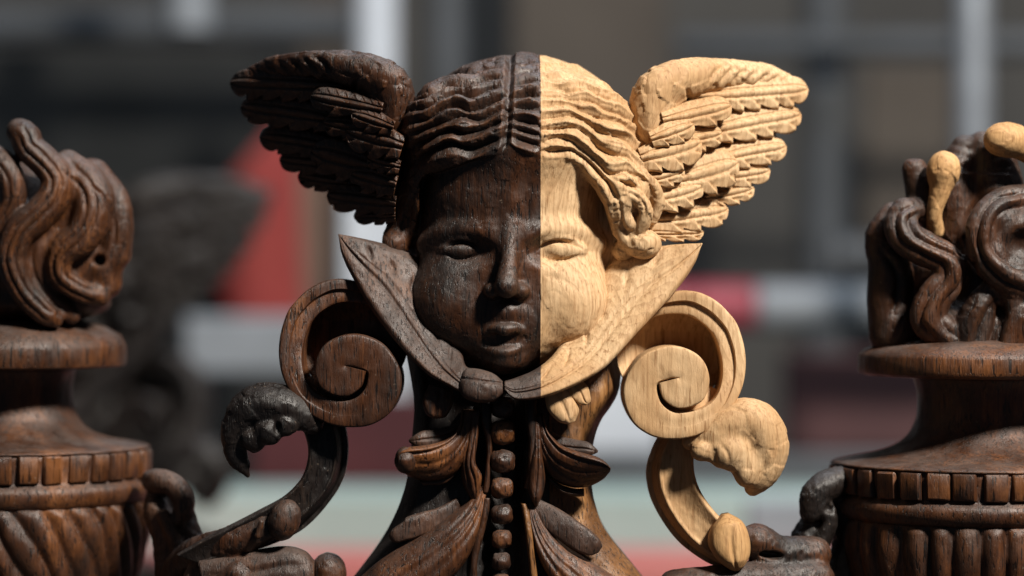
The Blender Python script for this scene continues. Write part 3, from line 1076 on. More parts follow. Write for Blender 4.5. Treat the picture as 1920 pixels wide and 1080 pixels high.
V, F = patch(PED, 90, 120, 34, 130, ped_detail, seed=101)
(PL, FL), (PR, FR) = split_at(V, F, 1030)
ped = obj('pedestal', PL, FL, M['black'], cherub, label='dark flaring pedestal below the head')
obj('pedestal', PR, FR, M['amber'], cherub, label='amber brown right flank of the pedestal')
for k, (row, r) in enumerate([(762, 24), (808, 27), (862, 26), (912, 24), (961, 23), (1006, 21), (1047, 20), (1084, 19)]):
    B = Field(); B.ell((943 - 0.5 * k, row, -38 - k * 2), (r, r * 0.93, 24), 4)
    B.fun(lambda X, R, Y, a=row, q=r: np.maximum(np.abs(X - 943 + 0.5 * k) * 0.92 - q * 0.82, np.abs(R - a) - q * 0.84), 5, '&')
    P, F = field_obj('bead', B, (905, row - 34, -80), (982, row + 34, 0), 2.4, None, None, lambda P, N_: facets(P, 18, 1.2, 110 + k), rough=0.8, seed=20 + k)
    obj('bead', P, F, M['darkwarm' if k % 2 else 'dark'], cherub)


# --- acanthus leaves
def vein(n=3, d=3.0):
    def f(U, Vv, X, R):
        h = 0
        if n < 0:               # rolled lip along the upper edge, shallow flutes below
            return (5 * np.exp(-((Vv - 0.07) / 0.05) ** 2) - 4 * np.exp(-((Vv - 0.17) / 0.035) ** 2)
                    - 3 * np.exp(-((Vv - 0.46 - 0.06 * np.sin(U * 4)) / 0.05) ** 2) * sstep(0.1, 0.3, U) * sstep(0.95, 0.7, U)
                    - 3 * np.exp(-((Vv - 0.72 + 0.05 * np.sin(U * 5)) / 0.05) ** 2) * sstep(0.1, 0.3, U) * sstep(0.9, 0.6, U))
        for i in range(n):
            c = (i + 1) / (n + 1)
            h = h - 1.6 * d * np.exp(-((Vv - c - 0.05 * np.sin(U * 5 + i)) / 0.06) ** 2) * sstep(0.0, 0.2, U) * sstep(1.0, 0.7, U)
        return h
    return f


LEAVES = [
    # upper left: flap, big rolled lobe, under flap
    ('dusty', [(870, 776, -24, 882, 780, -24), (848, 796, -34, 866, 812, -34), (812, 802, -44, 834, 832, -48), (792, 806, -50, 798, 838, -54), (778, 814, -50, 780, 834, -52), (768, 822, -46, 769, 827, -46)], 5, 10, 1),
    ('darkwarm', [(866, 766, -44, 896, 768, -38), (861, 796, -56, 889, 815, -44), (844, 817, -72, 880, 846, -46), (819, 827, -86, 864, 876, -46), (791, 832, -94, 838, 895, -48), (769, 834, -96, 800, 899, -52),
                  (753, 840, -94, 770, 890, -60), (744, 853, -88, 747, 873, -70)], 10, 34, -1),
    ('dark', [(850, 884, -28, 862, 880, -28), (820, 894, -36, 836, 904, -36), (788, 898, -36, 796, 908, -36)], 5, 14, 0),
    # strip beside the beads, left, and its hanging tongue
    ('dark', [(900, 748, -40, 924, 748, -40), (903, 790, -50, 922, 790, -50), (912, 830, -48, 924, 830, -48), (910, 880, -50, 920, 880, -50), (904, 920, -46, 918, 920, -46)], 8, 20, 0),
    ('darkwarm', [(876, 772, -34, 902, 768, -46), (868, 820, -40, 897, 818, -56), (864, 866, -42, 892, 862, -62), (868, 904, -42, 904, 890, -60), (882, 932, -40, 898, 922, -52), (887, 941, -38, 890, 940, -46)], 8, 20, 2),
    # lower left: flap and long sweeping leaf
    ('dusty', [(856, 932, -28, 866, 950, -26), (822, 949, -40, 836, 980, -38), (788, 958, -48, 804, 996, -48), (764, 966, -52, 776, 1006, -52), (758, 974, -53, 766, 1008, -53), (738, 988, -52, 746, 1013, -52), (731, 998, -48, 734, 1008, -48)], 3, 12, 0),
    ('darkwarm', [(898, 905, -36, 916, 910, -44), (876, 938, -42, 906, 962, -56), (836, 968, -48, 892, 1012, -66), (780, 1004, -50, 862, 1062, -74), (716, 1046, -48, 812, 1104, -76),
                  (672, 1084, -40, 760, 1140, -70)], 22, 30, 3),
    ('dark', [(906, 930, -46, 922, 930, -48), (898, 970, -50, 914, 972, -54), (886, 1006, -52, 904, 1012, -58), (880, 1050, -52, 896, 1050, -58), (874, 1100, -50, 896, 1100, -56)], 8, 20, 0),
    # upper right
    ('dusty', [(1022, 796, -26, 1010, 800, -26), (1046, 814, -34, 1030, 840, -36), (1078, 822, -42, 1066, 850, -48), (1100, 826, -50, 1094, 852, -54), (1112, 834, -50, 1108, 850, -52), (1120, 842, -46, 1119, 846, -46)], 5, 10, 1),
    ('darkwarm', [(1018, 776, -44, 996, 780, -38), (1028, 806, -56, 1004, 832, -44), (1050, 830, -72, 1014, 868, -46), (1076, 841, -86, 1034, 894, -46), (1098, 847, -94, 1066, 910, -48), (1116, 852, -96, 1100, 910, -52),
                  (1132, 861, -94, 1128, 896, -62), (1142, 872, -88, 1141, 880, -76)], 10, 34, -1),
    ('dark', [(1024, 886, -34, 1030, 902, -34), (1046, 904, -42, 1054, 922, -44), (1074, 913, -42, 1078, 928, -44), (1094, 914, -40, 1094, 928, -40)], 6, 14, 1),
    ('dark', [(984, 748, -44, 1006, 748, -44), (986, 790, -52, 1006, 790, -52), (990, 830, -50, 1006, 830, -50), (988, 880, -50, 1004, 880, -52), (982, 912, -46, 994, 912, -48)], 8, 20, 0),
    ('darkwarm', [(1000, 786, -44, 1014, 790, -44), (998, 838, -54, 1016, 836, -54), (990, 884, -56, 1022, 888, -56), (990, 916, -58, 1018, 920, -58), (999, 940, -54, 1010, 940, -54), (1004, 947, -50, 1006, 947, -50)], 12, 22, 1),
    # lower right
    ('dusty', [(1010, 934, -34, 998, 962, -40), (1044, 949, -46, 1024, 990, -52), (1078, 970, -56, 1054, 1012, -60), (1106, 990, -60, 1082, 1029, -64), (1122, 1006, -58, 1104, 1036, -60), (1128, 1019, -52, 1120, 1032, -52)], 4, 12, 0),
    ('darkwarm', [(1000, 936, -38, 990, 940, -46), (1020, 976, -44, 996, 990, -60), (1056, 1016, -48, 1010, 1042, -68), (1104, 1048, -48, 1040, 1092, -74), (1160, 1084, -44, 1086, 1140, -70)], 20, 28, 3),
    ('amber', [(990, 940, -44, 976, 940, -48), (1000, 990, -54, 984, 990, -58), (1004, 1040, -58, 990, 1040, -62), (1012, 1100, -58, 996, 1100, -62)], 8, 20, 0),
    # bottom-left dusty leaf by the rail and its neighbours
    ('dusty', [(372, 1050, -10, 392, 1130, -10), (450, 1036, -18, 460, 1130, -26), (530, 1024, -22, 540, 1130, -40), (570, 1032, -22, 580, 1120, -36), (590, 1052, -20, 590, 1100, -28)], 12, 26, 2),
    # small leaves below the collar
    ('dark', [(806, 720, -50, 850, 728, -50), (794, 748, -62, 850, 756, -62), (800, 772, -62, 838, 778, -62), (812, 782, -58, 826, 782, -58)], 8, 18, 1),
    ('pale', [(1020, 738, -70, 1060, 716, -60), (1026, 766, -74, 1076, 744, -66), (1044, 786, -72, 1084, 766, -66), (1060, 792, -68, 1078, 786, -66)], 8, 20, 1),
    ('pale', [(1056, 722, -62, 1084, 708, -56), (1068, 742, -66, 1100, 722, -58), (1084, 756, -64, 1106, 742, -58), (1096, 758, -60, 1106, 750, -58)], 6, 20, 1),
]
LK = Field(); LK.ell((763, 858, -78), (20, 25, 26), 4)
P, F = field_obj('leaf_knob', LK, (735, 825, -112), (792, 892, -44), 2.4, None, None, lambda P, N_: facets(P, 22, 1.0, 99), rough=0.4, seed=17)
obj('leaf_knob', P, F, M['dark'], cherub)
for i, (mt, rows, bl, th, nvein) in enumerate(LEAVES):
    V, F = patch(rows, 64, 26, bl, th, vein(nvein, 2.2) if nvein else None, seed=200 + 5 * i, rough=0.5)
    obj('acanthus_leaf', V, F, M[mt], cherub)


# ------------------------------------------------------------------ flame urns
def lathe(cx, y0, prof, n=150, mod=None, seed=0, nr=None, rough=0.6):
    """prof: (radius,row) from top to bottom; mod(theta, t, r, row) -> radius change"""
    Q = np.array(prof, float) if nr is None else cr(prof, nr)
    th = np.linspace(0, 2 * math.pi, n, endpoint=False)
    Rr = Q[:, :1] + 0 * th[None]
    rows = Q[:, 1:2] + 0 * th[None]
    if mod is not None:
        t = np.linspace(0, 1, len(Q))[:, None]
        Rr = Rr + mod(th[None], t, Rr, rows)
    V = np.stack([cx + Rr * np.sin(th)[None], rows, y0 - Rr * np.cos(th)[None]], -1).reshape(-1, 3)
    if rough:
        V = V + rough * np.stack([vnoise(V, 18, seed), vnoise(V, 18, seed + 1), vnoise(V, 18, seed + 2)], 1)
    F_ = grid_faces(len(Q), n, wrap_v=True)
    F_ = [tuple(f) for f in F_] + [tuple(range(n)), tuple((len(Q) - 1) * n + k for k in range(n))[::-1]]
    return V, F_


def outward(V, F_, c):
    W = xyz(V); C = xyz(np.array([c]))[0]
    f = F_[len(F_) // 2]
    n = np.cross(W[f[1]] - W[f[0]], W[f[2]] - W[f[0]])
    return np.dot(n, W[f[0]] - C) < 0


def box_on_ring(cx, y0, r, th, row0, row1, wid, dep, taper, seed):
    """a bevelled block standing on a ring"""
    V = []
    for (rw, ins) in ((row0, 3.0), (row0 + 4, 0), (row1 - 4, 0), (row1, 3.0)):
        rr = r + (rw - row0) / (row1 - row0) * taper
        for (a, d) in ((-wid / 2, 0), (-wid / 2 + 1, dep - 4 - ins), (-wid / 2 + 5, dep - ins), (wid / 2 - 5, dep - ins), (wid / 2 - 1, dep - 4 - ins), (wid / 2, 0)):
            t = th + a / r
            V.append((cx + (rr + d) * math.sin(t), rw, y0 - (rr + d) * math.cos(t)))
    V = np.array(V)
    V += 0.9 * np.stack([vnoise(V, 13, seed), vnoise(V, 13, seed + 1), vnoise(V, 13, seed + 2)], 1)
    F_ = [tuple(f) for f in grid_faces(4, 6)] + [(5, 4, 3, 2, 1, 0), (18, 19, 20, 21, 22, 23)]
    return V, F_


def urn_parts(root, cx, y0, k, zr, mat, twist, flip_lug):
    """k: size factor, zr: function mapping the nominal row to this urn's row"""
    prof = lambda ps: [(r * k, zr(a)) for r, a in ps]
    V, F_ = lathe(cx, y0, prof([(60, 636), (150, 640), (196, 648), (230, 660), (240, 668), (243, 675), (243, 700), (240, 706), (228, 711), (150, 716), (100, 718)]), seed=5)
    o = obj('plate', V, F_, mat, root, sharp=35, flip=outward(V, F_, (cx, zr(680), y0)))
    V, F_ = lathe(cx, y0, prof([(136, 712), (128, 740), (126, 770), (130, 800), (146, 830), (176, 852), (220, 866), (262, 874), (290, 880), (296, 884)]), nr=34, seed=6)
    obj('neck', V, F_, mat, root, flip=outward(V, F_, (cx, zr(800), y0)))
    V, F_ = lathe(cx, y0, prof([(286, 880), (290, 884), (292, 900), (286, 938), (290, 944), (298, 950), (301, 962), (298, 974), (290, 984), (284, 988)]), seed=7)
    obj('band', V, F_, mat, root, sharp=50, flip=outward(V, F_, (cx, zr(930), y0)))
    nd = 34
    for i in range(nd):
        th = 2 * math.pi * (i + 0.5 + 0.12 * (RNG.random() - 0.5)) / nd
        if abs(((th + math.pi) % (2 * math.pi)) - math.pi) > 1.75:
            continue
        V, F_ = box_on_ring(cx, y0, 288 * k, th, zr(887), zr(940) - 4 * RNG.random(), (42 + 6 * RNG.random()) * k, (11 + 4 * RNG.random()) * k, -2, 300 + 4 * i)
        obj('dentil', V, F_, mat, root, sharp=40, flip=outward(V, F_, (cx, zr(910), y0)))

    def gad(th, t, r, row):
        ph = th * 34 / (2 * math.pi) + twist * t + 0.14 * np.sin(th * 5 + 1) + 0.08 * np.sin(th * 13)
        w_ = np.abs(np.sin(math.pi * ph)) ** 0.7
        return k * 17 * (w_ - 0.6) * sstep(0.0, 0.06, t) + 0 * r
    V, F_ = lathe(cx, y0, prof([(284, 984), (288, 1000), (290, 1040), (280, 1090), (262, 1140), (226, 1190), (170, 1230)]), n=420, mod=gad, nr=40, seed=8)
    obj('gadrooned_body', V, F_, mat, root, flip=outward(V, F_, (cx, zr(1080), y0)))
    return o


def at_depth(px, row, y):
    f = (DC + y) / DC
    return 960 + (px - 960) * f, 540 + (row - 540) * f


def flame_detail(strokes, depth, wid, fine=None):
    def f(P, N_):
        wob = np.stack([vnoise(P, 30, 1), vnoise(P, 24, 2)], 1) * 2.0
        D_, A_ = stroke_field(P[:, :2] + wob, strokes, 40)
        front = sstep(0.5, 0.0, N_[:, 2])
        h = depth * np.clip(A_ + 0.2, 0, 1) * (np.sqrt(np.clip(D_ / wid, 0, 1)) - 0.8)
        if fine:                # gouge lines along each tongue
            D2, A2 = stroke_field(P[:, :2] + wob, fine, 12)
            h -= 6.0 * A2 * np.clip(1 - D2 / 6, 0, 1)
        return front * h + facets(P, 38, 0.5, 3)
    return f


# right urn, a little nearer than the cherub
YR = -60.0
cxr, _ = at_depth(1884, 540, YR)
urn_r = thing('flame_urn', 'dark carved flame urn on the right with two pale repaired flame tips', 'urn', ((cxr - 960) * S, (YR + 240) * S, (540 - 1230) * S), 'carved flame urns')
fk = (DC + YR) / DC
urn_parts(urn_r, cxr, YR + 240, fk, lambda a: 540 + (a - 540) * fk, M['urn'], 0.0, False)
FR_ = Field()
FR_.ell((1884, 610, 230), (190, 70, 190), 20)
FR_.ell((1880, 520, 220), (150, 150, 140), 30)
FR_.chain([(1742, 395, 110, 20), (1712, 398, 96, 30), (1706, 432, 80, 34), (1740, 462, 62, 34), (1784, 484, 56, 30), (1790, 522, 56, 30), (1762, 560, 60, 32), (1752, 600, 62, 34), (1784, 632, 64, 30), (1812, 654, 66, 18)], 10)
FR_.chain([(1700, 410, 150, 34), (1672, 446, 150, 30), (1690, 500, 150, 40), (1692, 560, 150, 44), (1700, 630, 150, 50)], 16)
FR_.chain([(1930, 372, 60, 28), (1882, 384, 40, 30), (1850, 420, 30, 30), (1850, 470, 30, 32), (1884, 508, 30, 34), (1925, 530, 30, 34)], 18)
FR_.ell((1925, 450, 70), (70, 80, 66), 16)
FR_.ell((1926, 462, 6), (40, 34, 30), 14, '-')
FR_.chain([(1832, 640, 60, 34), (1842, 590, 56, 32), (1866, 548, 50, 22)], 8)
FR_.chain([(1900, 650, 50, 40), (1920, 590, 44, 36), (1900, 550, 44, 24)], 8)
FR_.chain([(1820, 430, 150, 40), (1816, 340, 160, 46), (1836, 270, 160, 26)], 14)
FR_.chain([(1900, 400, 160, 60), (1890, 300, 160, 46), (1868, 262, 150, 24)], 14)
FR_.chain([(1752, 400, 130, 30), (1744, 345, 130, 28), (1734, 312, 130, 24)], 12)
FR_.fun(lambda X, R, Y: np.where(X < 1775, 292 - R, -50.0), 3, '&', ((1690, 270, 80), (1775, 330, 180)))
strokes = [[(1726, 382), (1690, 396), (1688, 440), (1730, 476), (1772, 496), (1772, 524), (1744, 560), (1732, 606), (1766, 646)],
           [(1730, 398), (1712, 412), (1722, 440), (1762, 462), (1806, 486), (1812, 528), (1782, 566), (1774, 604), (1806, 638)],
           [(1752, 404), (1738, 416), (1752, 436), (1790, 456), (1822, 490)],
           [(1930, 386), (1880, 400), (1866, 430), (1868, 470), (1900, 494), (1930, 504)], [(1930, 360), (1872, 368), (1836, 410), (1834, 474), (1872, 522), (1926, 548)],
           [(1812, 440), (1826, 500), (1812, 560)],
           [(1830, 656), (1850, 600), (1872, 562)], [(1866, 660), (1880, 610), (1888, 570)], [(1672, 470), (1700, 520), (1690, 590)]]
P, F = field_obj('flame', FR_, (1620, 225, -25), (2080, 700, 440), 3.0, None, None, flame_detail(strokes, 13, 14), rough=0.35, seed=31)
flame_r = obj('flame', P, F, M['dark'], urn_r, label='dark twisting carved flame with gaps')
T = Field(); T.ell((1783, 312, 84), (31, 33, 30), 8); T.chain([(1782, 326, 86, 27), (1774, 362, 86, 19), (1766, 398, 92, 15), (1772, 430, 110, 17)], 14)
P, F = field_obj('flame_tip', T, (1730, 265, 30), (1830, 465, 130), 2.4, None, None, lambda P, N_: facets(P, 30, 0.9, 45), rough=0.3, seed=33)
obj('flame_tip', P, F, M['pale2'], flame_r, label='pale pear shaped new oak flame tip')
T = Field(); T.ell((1898, 258, 70), (42, 33, 36), 8); T.chain([(1920, 262, 72, 30), (1960, 290, 76, 22)], 10)
P, F = field_obj('flame_tip', T, (1840, 210, 20), (1995, 330, 120), 2.4, None, None, lambda P, N_: facets(P, 30, 0.9, 46), rough=0.3, seed=34)
obj('flame_tip', P, F, M['pale2'], flame_r, label='pale rounded new oak flame tip at the picture edge')
# lug with a pierced eye, and the rail towards the cherub
G = Field()
G.chain([(1600, 905, 110, 26), (1560, 918, 90, 30), (1534, 938, 80, 26), (1530, 965, 80, 22)], 10)
G.chain([(1556, 958, 74, 16), (1566, 985, 76, 15), (1548, 1030, 80, 17), (1530, 1090, 80, 18)], 8)
G.chain([(1540, 980, 110, 22), (1524, 1030, 110, 34), (1512, 1100, 110, 40)], 10)
G.chain([(1600, 950, 130, 34), (1612, 1030, 130, 36), (1600, 1100, 130, 46)], 12)
G.ell((1562, 958, 40), (14, 16, 30), 5, '-')
P, F = field_obj('lug', G, (1470, 860, 20), (1665, 1130, 190), 3.0, None, None, None, rough=1.0, seed=36)
obj('lug', P, F, M['black'], urn_r)
G = Field()
G.chain([(1398, 1012, 0, 12), (1418, 1016, 8, 34), (1460, 1040, 30, 34), (1530, 1046, 60, 36)], 10)
G.chain([(1270, 1110, -10, 44), (1340, 1092, -14, 34), (1420, 1086, 0, 34), (1530, 1092, 40, 40)], 10)
G.ell((1448, 1040, -12), (27, 8, 22), 5, '-', 0.15)
P, F = field_obj('rail', G, (1215, 960, -70), (1580, 1160, 110), 3.2, None, None, None, rough=1.0, seed=37)
obj('rail', P, F, M['dark'], cherub, label='dusty dark rail joining the pale scroll to the right urn')

# left urn, farther away than the cherub
YL = 170.0
fl_ = (DC + YL) / DC
cxl, _ = at_depth(-8, 540, YL)
urn_l = thing('flame_urn', 'dark brown carved flame urn on the left cut by the picture edge', 'urn', ((cxl - 960) * S, (YL + 200) * S, (540 - 1230) * S), 'carved flame urns')
kl = 0.885 * fl_


def zl(a):
    # nominal right-urn row -> the row this urn has in its own plane
    r = np.interp(a, [636, 660, 668, 706, 716, 866, 887, 940, 984, 1230], [598, 632, 648, 690, 696, 836, 853, 906, 950, 1196])
    return 540 + (r - 540) * fl_


urn_parts(urn_l, cxl, YL + 200, kl, zl, M['urn'], -3.2, False)


def LZ(p):
    return [tuple(at_depth(q[0], q[1], YL)) + (q[2] + YL - 260,) + tuple(q[3:]) for q in p]


FL_ = Field()
FL_.ell(at_depth(20, 568, YL) + (YL + 190,), (165, 46, 150), 16)
FL_.ell(at_depth(58, 470, YL) + (YL + 158,), (162, 140, 150), 16)
FL_.ell(at_depth(118, 396, YL) + (YL + 110,), (94, 84, 100), 26)
FL_.ell(at_depth(40, 370, YL) + (YL + 150,), (80, 90, 90), 26)
TONGUES = [
    [(34, 246, 268, 20), (46, 256, 264, 23), (56, 278, 262, 23), (84, 304, 262, 24), (107, 336, 258, 24), (101, 370, 254, 25), (74, 402, 252, 25), (40, 434, 252, 24), (24, 468, 254, 23), (24, 500, 258, 22), (42, 546, 266, 20), (78, 586, 280, 18), (98, 600, 290, 12)],
    [(120, 306, 300, 22), (162, 348, 286, 30), (172, 398, 276, 31), (154, 440, 270, 28), (121, 468, 268, 23), (109, 494, 270, 19), (116, 523, 276, 18), (146, 546, 290, 17), (180, 558, 316, 14)],
    [(160, 330, 340, 30), (204, 376, 330, 24), (214, 428, 326, 22), (205, 474, 330, 26)],
    [(66, 448, 290, 15), (60, 490, 288, 15), (78, 546, 296, 15), (124, 592, 320, 14)],
    [(-30, 286, 280, 20), (2, 308, 272, 22), (20, 346, 270, 22), (18, 384, 276, 20), (-12, 424, 282, 20)],
    [(186, 500, 330, 26), (186, 530, 336, 26)]]
for t in TONGUES:
    FL_.chain(LZ([(a, b, c + 4, r * 1.28) for a, b, c, r in t]), 14)
FL_.ell(at_depth(178, 488, YL) + (YL + 40,), (13, 11, 34), 6, '-')


def along(t, d):
    c = cr(t, 50)[:, :2]
    n = np.gradient(c, axis=0)
    n /= np.linalg.norm(n, axis=1)[:, None]
    return [at_depth(x - d * ny, y + d * nx, YL) for (x, y), (nx, ny) in zip(c, n)]


st = [along(TONGUES[0], 7), along(TONGUES[0], -11), along(TONGUES[1], 9), along(TONGUES[1], -10), along(TONGUES[2], 4), along(TONGUES[4], 2), along(TONGUES[3], 0)]


def tongue_detail(P, N_):
    wob = np.stack([vnoise(P, 30, 1), vnoise(P, 24, 2)], 1) * 2.0
    D_, A_ = stroke_field(P[:, :2] + wob, st, 14)
    return -5.5 * A_ * np.clip(1 - D_ / 6.0, 0, 1) * sstep(0.5, 0.0, N_[:, 2]) + facets(P, 38, 0.5, 3)


a0 = at_depth(-170, 205, YL); a1 = at_depth(250, 660, YL)
P, F = field_obj('flame', FL_, (a0[0], a0[1], YL - 140), (a1[0], a1[1], YL + 360), 3.2, None, None, tongue_detail, rough=0.3, seed=41)
obj('flame', P, F, M['urn'], urn_l, label='brown twisting carved flame')
G = Field()
G.chain(LZ([(276, 906, 330, 22), (296, 904, 280, 24), (326, 910, 260, 22), (346, 942, 256, 20), (336, 970, 256, 16)]), 10)
G.chain(LZ([(306, 962, 250, 13), (326, 1000, 244, 14), (348, 1050, 240, 15), (372, 1110, 236, 16)]), 6)
G.chain(LZ([(290, 960, 290, 26), (318, 1020, 280, 36), (340, 1110, 270, 50)]), 10)
G.chain(LZ([(345, 960, 268, 18), (366, 1020, 262, 24), (392, 1040, 250, 26), (440, 1046, 230, 22)]), 8)
G.ell(at_depth(303, 946, YL) + (YL - 25,), (17, 13, 34), 5, '-')
G.ell(at_depth(300, 960, YL) + (YL + 60,), (40, 60, 30), 5)
a0 = at_depth(195, 820, YL); a1 = at_depth(480, 1150, YL)
P, F = field_obj('lug', G, (a0[0], a0[1], YL - 90), (a1[0], a1[1], YL + 110), 3.0, None, None, None, rough=1.0, seed=43)
obj('lug', P, F, M['dusty'], urn_l)

# moulded rail that carries the three ornaments, just below the picture
Vb = []
for x in (-700, 2700):
    for (y, r) in ((-160, 1240), (-160, 1205), (-130, 1190), (-110, 1160), (-70, 1148), (520, 1148), (520, 1240)):
        Vb.append((x, r, y))
Fb = [tuple(f) for f in grid_faces(2, 7, wrap_v=True)] + [tuple(range(7)), tuple(range(13, 6, -1))]
br = obj('base_rail', np.array(Vb), Fb, M['dark'], None, smooth=False, flip=True)
br['label'] = 'long dark moulded oak rail under the ornaments'; br['category'] = 'rail'
Kn = Field(); Kn.ell((612, 1085, 60), (34, 44, 34), 6); Kn.chain([(612, 1110, 60, 30), (612, 1160, 60, 36)], 8)
P, F = field_obj('finial', Kn, (565, 1030, 10), (660, 1185, 110), 3.2, None, None, None, rough=0.8, seed=51)
fo = obj('finial', P, F, M['urn'])
fo['label'] = 'small round brown finial behind the dusty leaf at the bottom edge'; fo['category'] = 'finial'


# ------------------------------------------------------------------ out-of-focus background
def world_at(px, row, y):
    a, b = at_depth(px, row, y)
    return Vector(((a - 960) * S, y * S, (540 - b) * S))


M['galv'] = plain('galvanised_tube', (0.22, 0.24, 0.27), (0.30, 0.33, 0.37), 0.42, 14, 0.1, 0.35)
M['white'] = plain('white_paint', (0.50, 0.54, 0.60), (0.60, 0.64, 0.70), 0.5, 8, 0.1)
M['greyp'] = plain('grey_paint', (0.055, 0.060, 0.066), (0.075, 0.082, 0.092), 0.6, 8, 0.1)
M['red'] = plain('red_paint', (0.30, 0.030, 0.028), (0.40, 0.055, 0.045), 0.55, 7, 0.1)
M['crim'] = plain('crimson_paint', (0.28, 0.03, 0.05), (0.36, 0.05, 0.075), 0.5, 7, 0.1)
M['maroon'] = plain('maroon_cloth', (0.045, 0.009, 0.012), (0.075, 0.015, 0.018), 0.9, 5, 0.3)
M['mint'] = plain('mint_board', (0.27, 0.37, 0.35), (0.37, 0.46, 0.44), 0.7, 3, 0.1)
M['salmon'] = plain('salmon_sheet', (0.46, 0.13, 0.12), (0.54, 0.19, 0.17), 0.7, 4, 0.1)
M['backdrop'] = plain('dim_plaster', (0.056, 0.053, 0.050), (0.096, 0.091, 0.084), 0.95, 1.2, 0.2)
M['brownwall'] = plain('brown_board', (0.065, 0.052, 0.042), (0.10, 0.082, 0.066), 0.85, 2.0, 0.2)
M['floor'] = plain('dim_floor', (0.10, 0.10, 0.10), (0.16, 0.16, 0.16), 0.9, 1.5, 0.1)


def tube(name, a, b, r, mat, label, cat, group=None, collar=None):
    """round pole between two points (metres) with end caps and a rounded collar"""
    a, b = Vector(a), Vector(b)
    d = (b - a).normalized()
    q = d.to_track_quat('Z', 'Y').to_matrix()
    n = 28
    L_ = (b - a).length
    prof = [(0, 0), (0.86 * r, 0), (r, 0.004), (r, L_ - 0.004), (0.86 * r, L_), (0, L_)]
    if collar:
        t = collar * L_
        prof[3:3] = [(r, t - 0.05), (1.3 * r, t - 0.045), (1.3 * r, t + 0.045), (r, t + 0.05)]
    vs, fs = [], []
    for rr, z in prof:
        for k in range(n):
            an = 2 * math.pi * k / n
            vs.append(a + q @ Vector((max(rr, 1e-4) * math.cos(an), max(rr, 1e-4) * math.sin(an), z)))
    me = bpy.data.meshes.new(name)
    me.from_pydata([tuple(v) for v in vs], [], [tuple(f) for f in grid_faces(len(prof), n, wrap_v=True)[:, ::-1].tolist()])
    me.polygons.foreach_set('use_smooth', np.ones(len(me.polygons), bool))
    me.set_sharp_from_angle(angle=math.radians(40))
    me.materials.append(mat)
    o = bpy.data.objects.new(name, me)
    COL.objects.link(o)
    o['label'] = label; o['category'] = cat
    if group:
        o['group'] = group
    return o


def slab(name, px0, row0, px1, row1, y, depth, mat, label=None, cat=None, kind=None, bev=0.006, parent=None):
    """a bevelled board whose front fills the given photo rectangle at depth y"""
    p, q = world_at(px0, row1, y), world_at(px1, row0, y)
    x0, x1, z0, z1, y0, y1 = p.x, q.x, p.z, q.z, y * S, (y + depth) * S
    vs, fs = [], []
    for (yy, i) in ((y0, bev), (y0 + bev, 0), (y1 - bev, 0), (y1, bev)):
        vs += [(x0 + i, yy, z0 + i), (x1 - i, yy, z0 + i), (x1 - i, yy, z1 - i), (x0 + i, yy, z1 - i)]
    for k in range(3):
        for j in range(4):
            a, b = k * 4 + j, k * 4 + (j + 1) % 4
            fs.append((a, a + 4, b + 4, b))
    fs += [(0, 1, 2, 3), (15, 14, 13, 12)]
    me = bpy.data.meshes.new(name)
    me.from_pydata(vs, [], fs)
    me.materials.append(mat)
    o = bpy.data.objects.new(name, me)
    COL.objects.link(o)
    if parent:
        o.parent = parent
    if label:
        o['label'] = label; o['category'] = cat
    if kind:
        o['kind'] = kind
    return o


slab('back_wall', -2600, -1200, 4600, 1500, 9500, 200, M['backdrop'], kind='structure')

YS = 6000
M['greyw'] = plain('grey_white_paint', (0.20, 0.22, 0.24), (0.27, 0.29, 0.32), 0.6, 8, 0.1)
M['darkening'] = plain('darkening_grey', (0.014, 0.015, 0.015), (0.026, 0.027, 0.027), 0.95, 3, 0.2)  # near-black grey for the panel that darkens the left background
G1 = 'scaffold tubes behind the carvings'
tube('scaffold_pole', world_at(702, -150, YS), world_at(702, 660, YS), 42 * 2.2 * S, M['white'], 'pale upright tube above the left side of the curly head', 'pole', G1)
tube('scaffold_pole', world_at(352, -420, YS), world_at(352, 62, YS), 46 * 2.2 * S, M['greyw'], 'short pale tube end hanging at the top left', 'pole', G1)
tube('scaffold_pole', world_at(836, -150, YS + 900), world_at(836, 500, YS + 900), 40 * 2.2 * S, M['greyp'], 'grey upright tube right behind the dark hair top', 'pole', G1)
tube('scaffold_pole', world_at(1822, -150, YS - 1200), world_at(1822, 1500, YS - 1200), 36 * 1.95 * S, M['galv'], 'blue grey upright tube behind the right urn', 'pole', G1)
tube('scaffold_pole', world_at(1545, -150, YS + 1500), world_at(1545, 1500, YS + 1500), 44 * 2.4 * S, M['greyp'], 'dim grey upright tube right of the pale wing', 'pole', G1)
tube('scaffold_pole', world_at(1270, 85, YS + 1200), world_at(2700, 85, YS + 1200), 24 * 2.4 * S, M['greyp'], 'dim grey level tube high on the right', 'pole', G1)
tube('scaffold_pole', world_at(1560, 480, YS + 1000), world_at(2700, 480, YS + 1000), 36 * 2.4 * S, M['greyp'], 'grey level tube beside the right flame', 'pole', G1)
tube('scaffold_pole', world_at(-800, 50, YS + 1200), world_at(660, 50, YS + 1200), 34 * 2.4 * S, M['greyp'], 'dim grey level tube high on the left', 'pole', G1)
bar = thing('barrier_pole', 'red and white striped level barrier pole behind the carvings', 'pole', world_at(1300, 575, YS))


def bar_piece(name, p0, p1, mat):
    o = tube(name, world_at(p0, 575, YS), world_at(p1, 575, YS), 42 * 2.2 * S, mat, 'x', 'x')
    del o['label']; del o['category']
    o.parent = bar; o.matrix_parent_inverse = Matrix.Translation(bar.location).inverted()


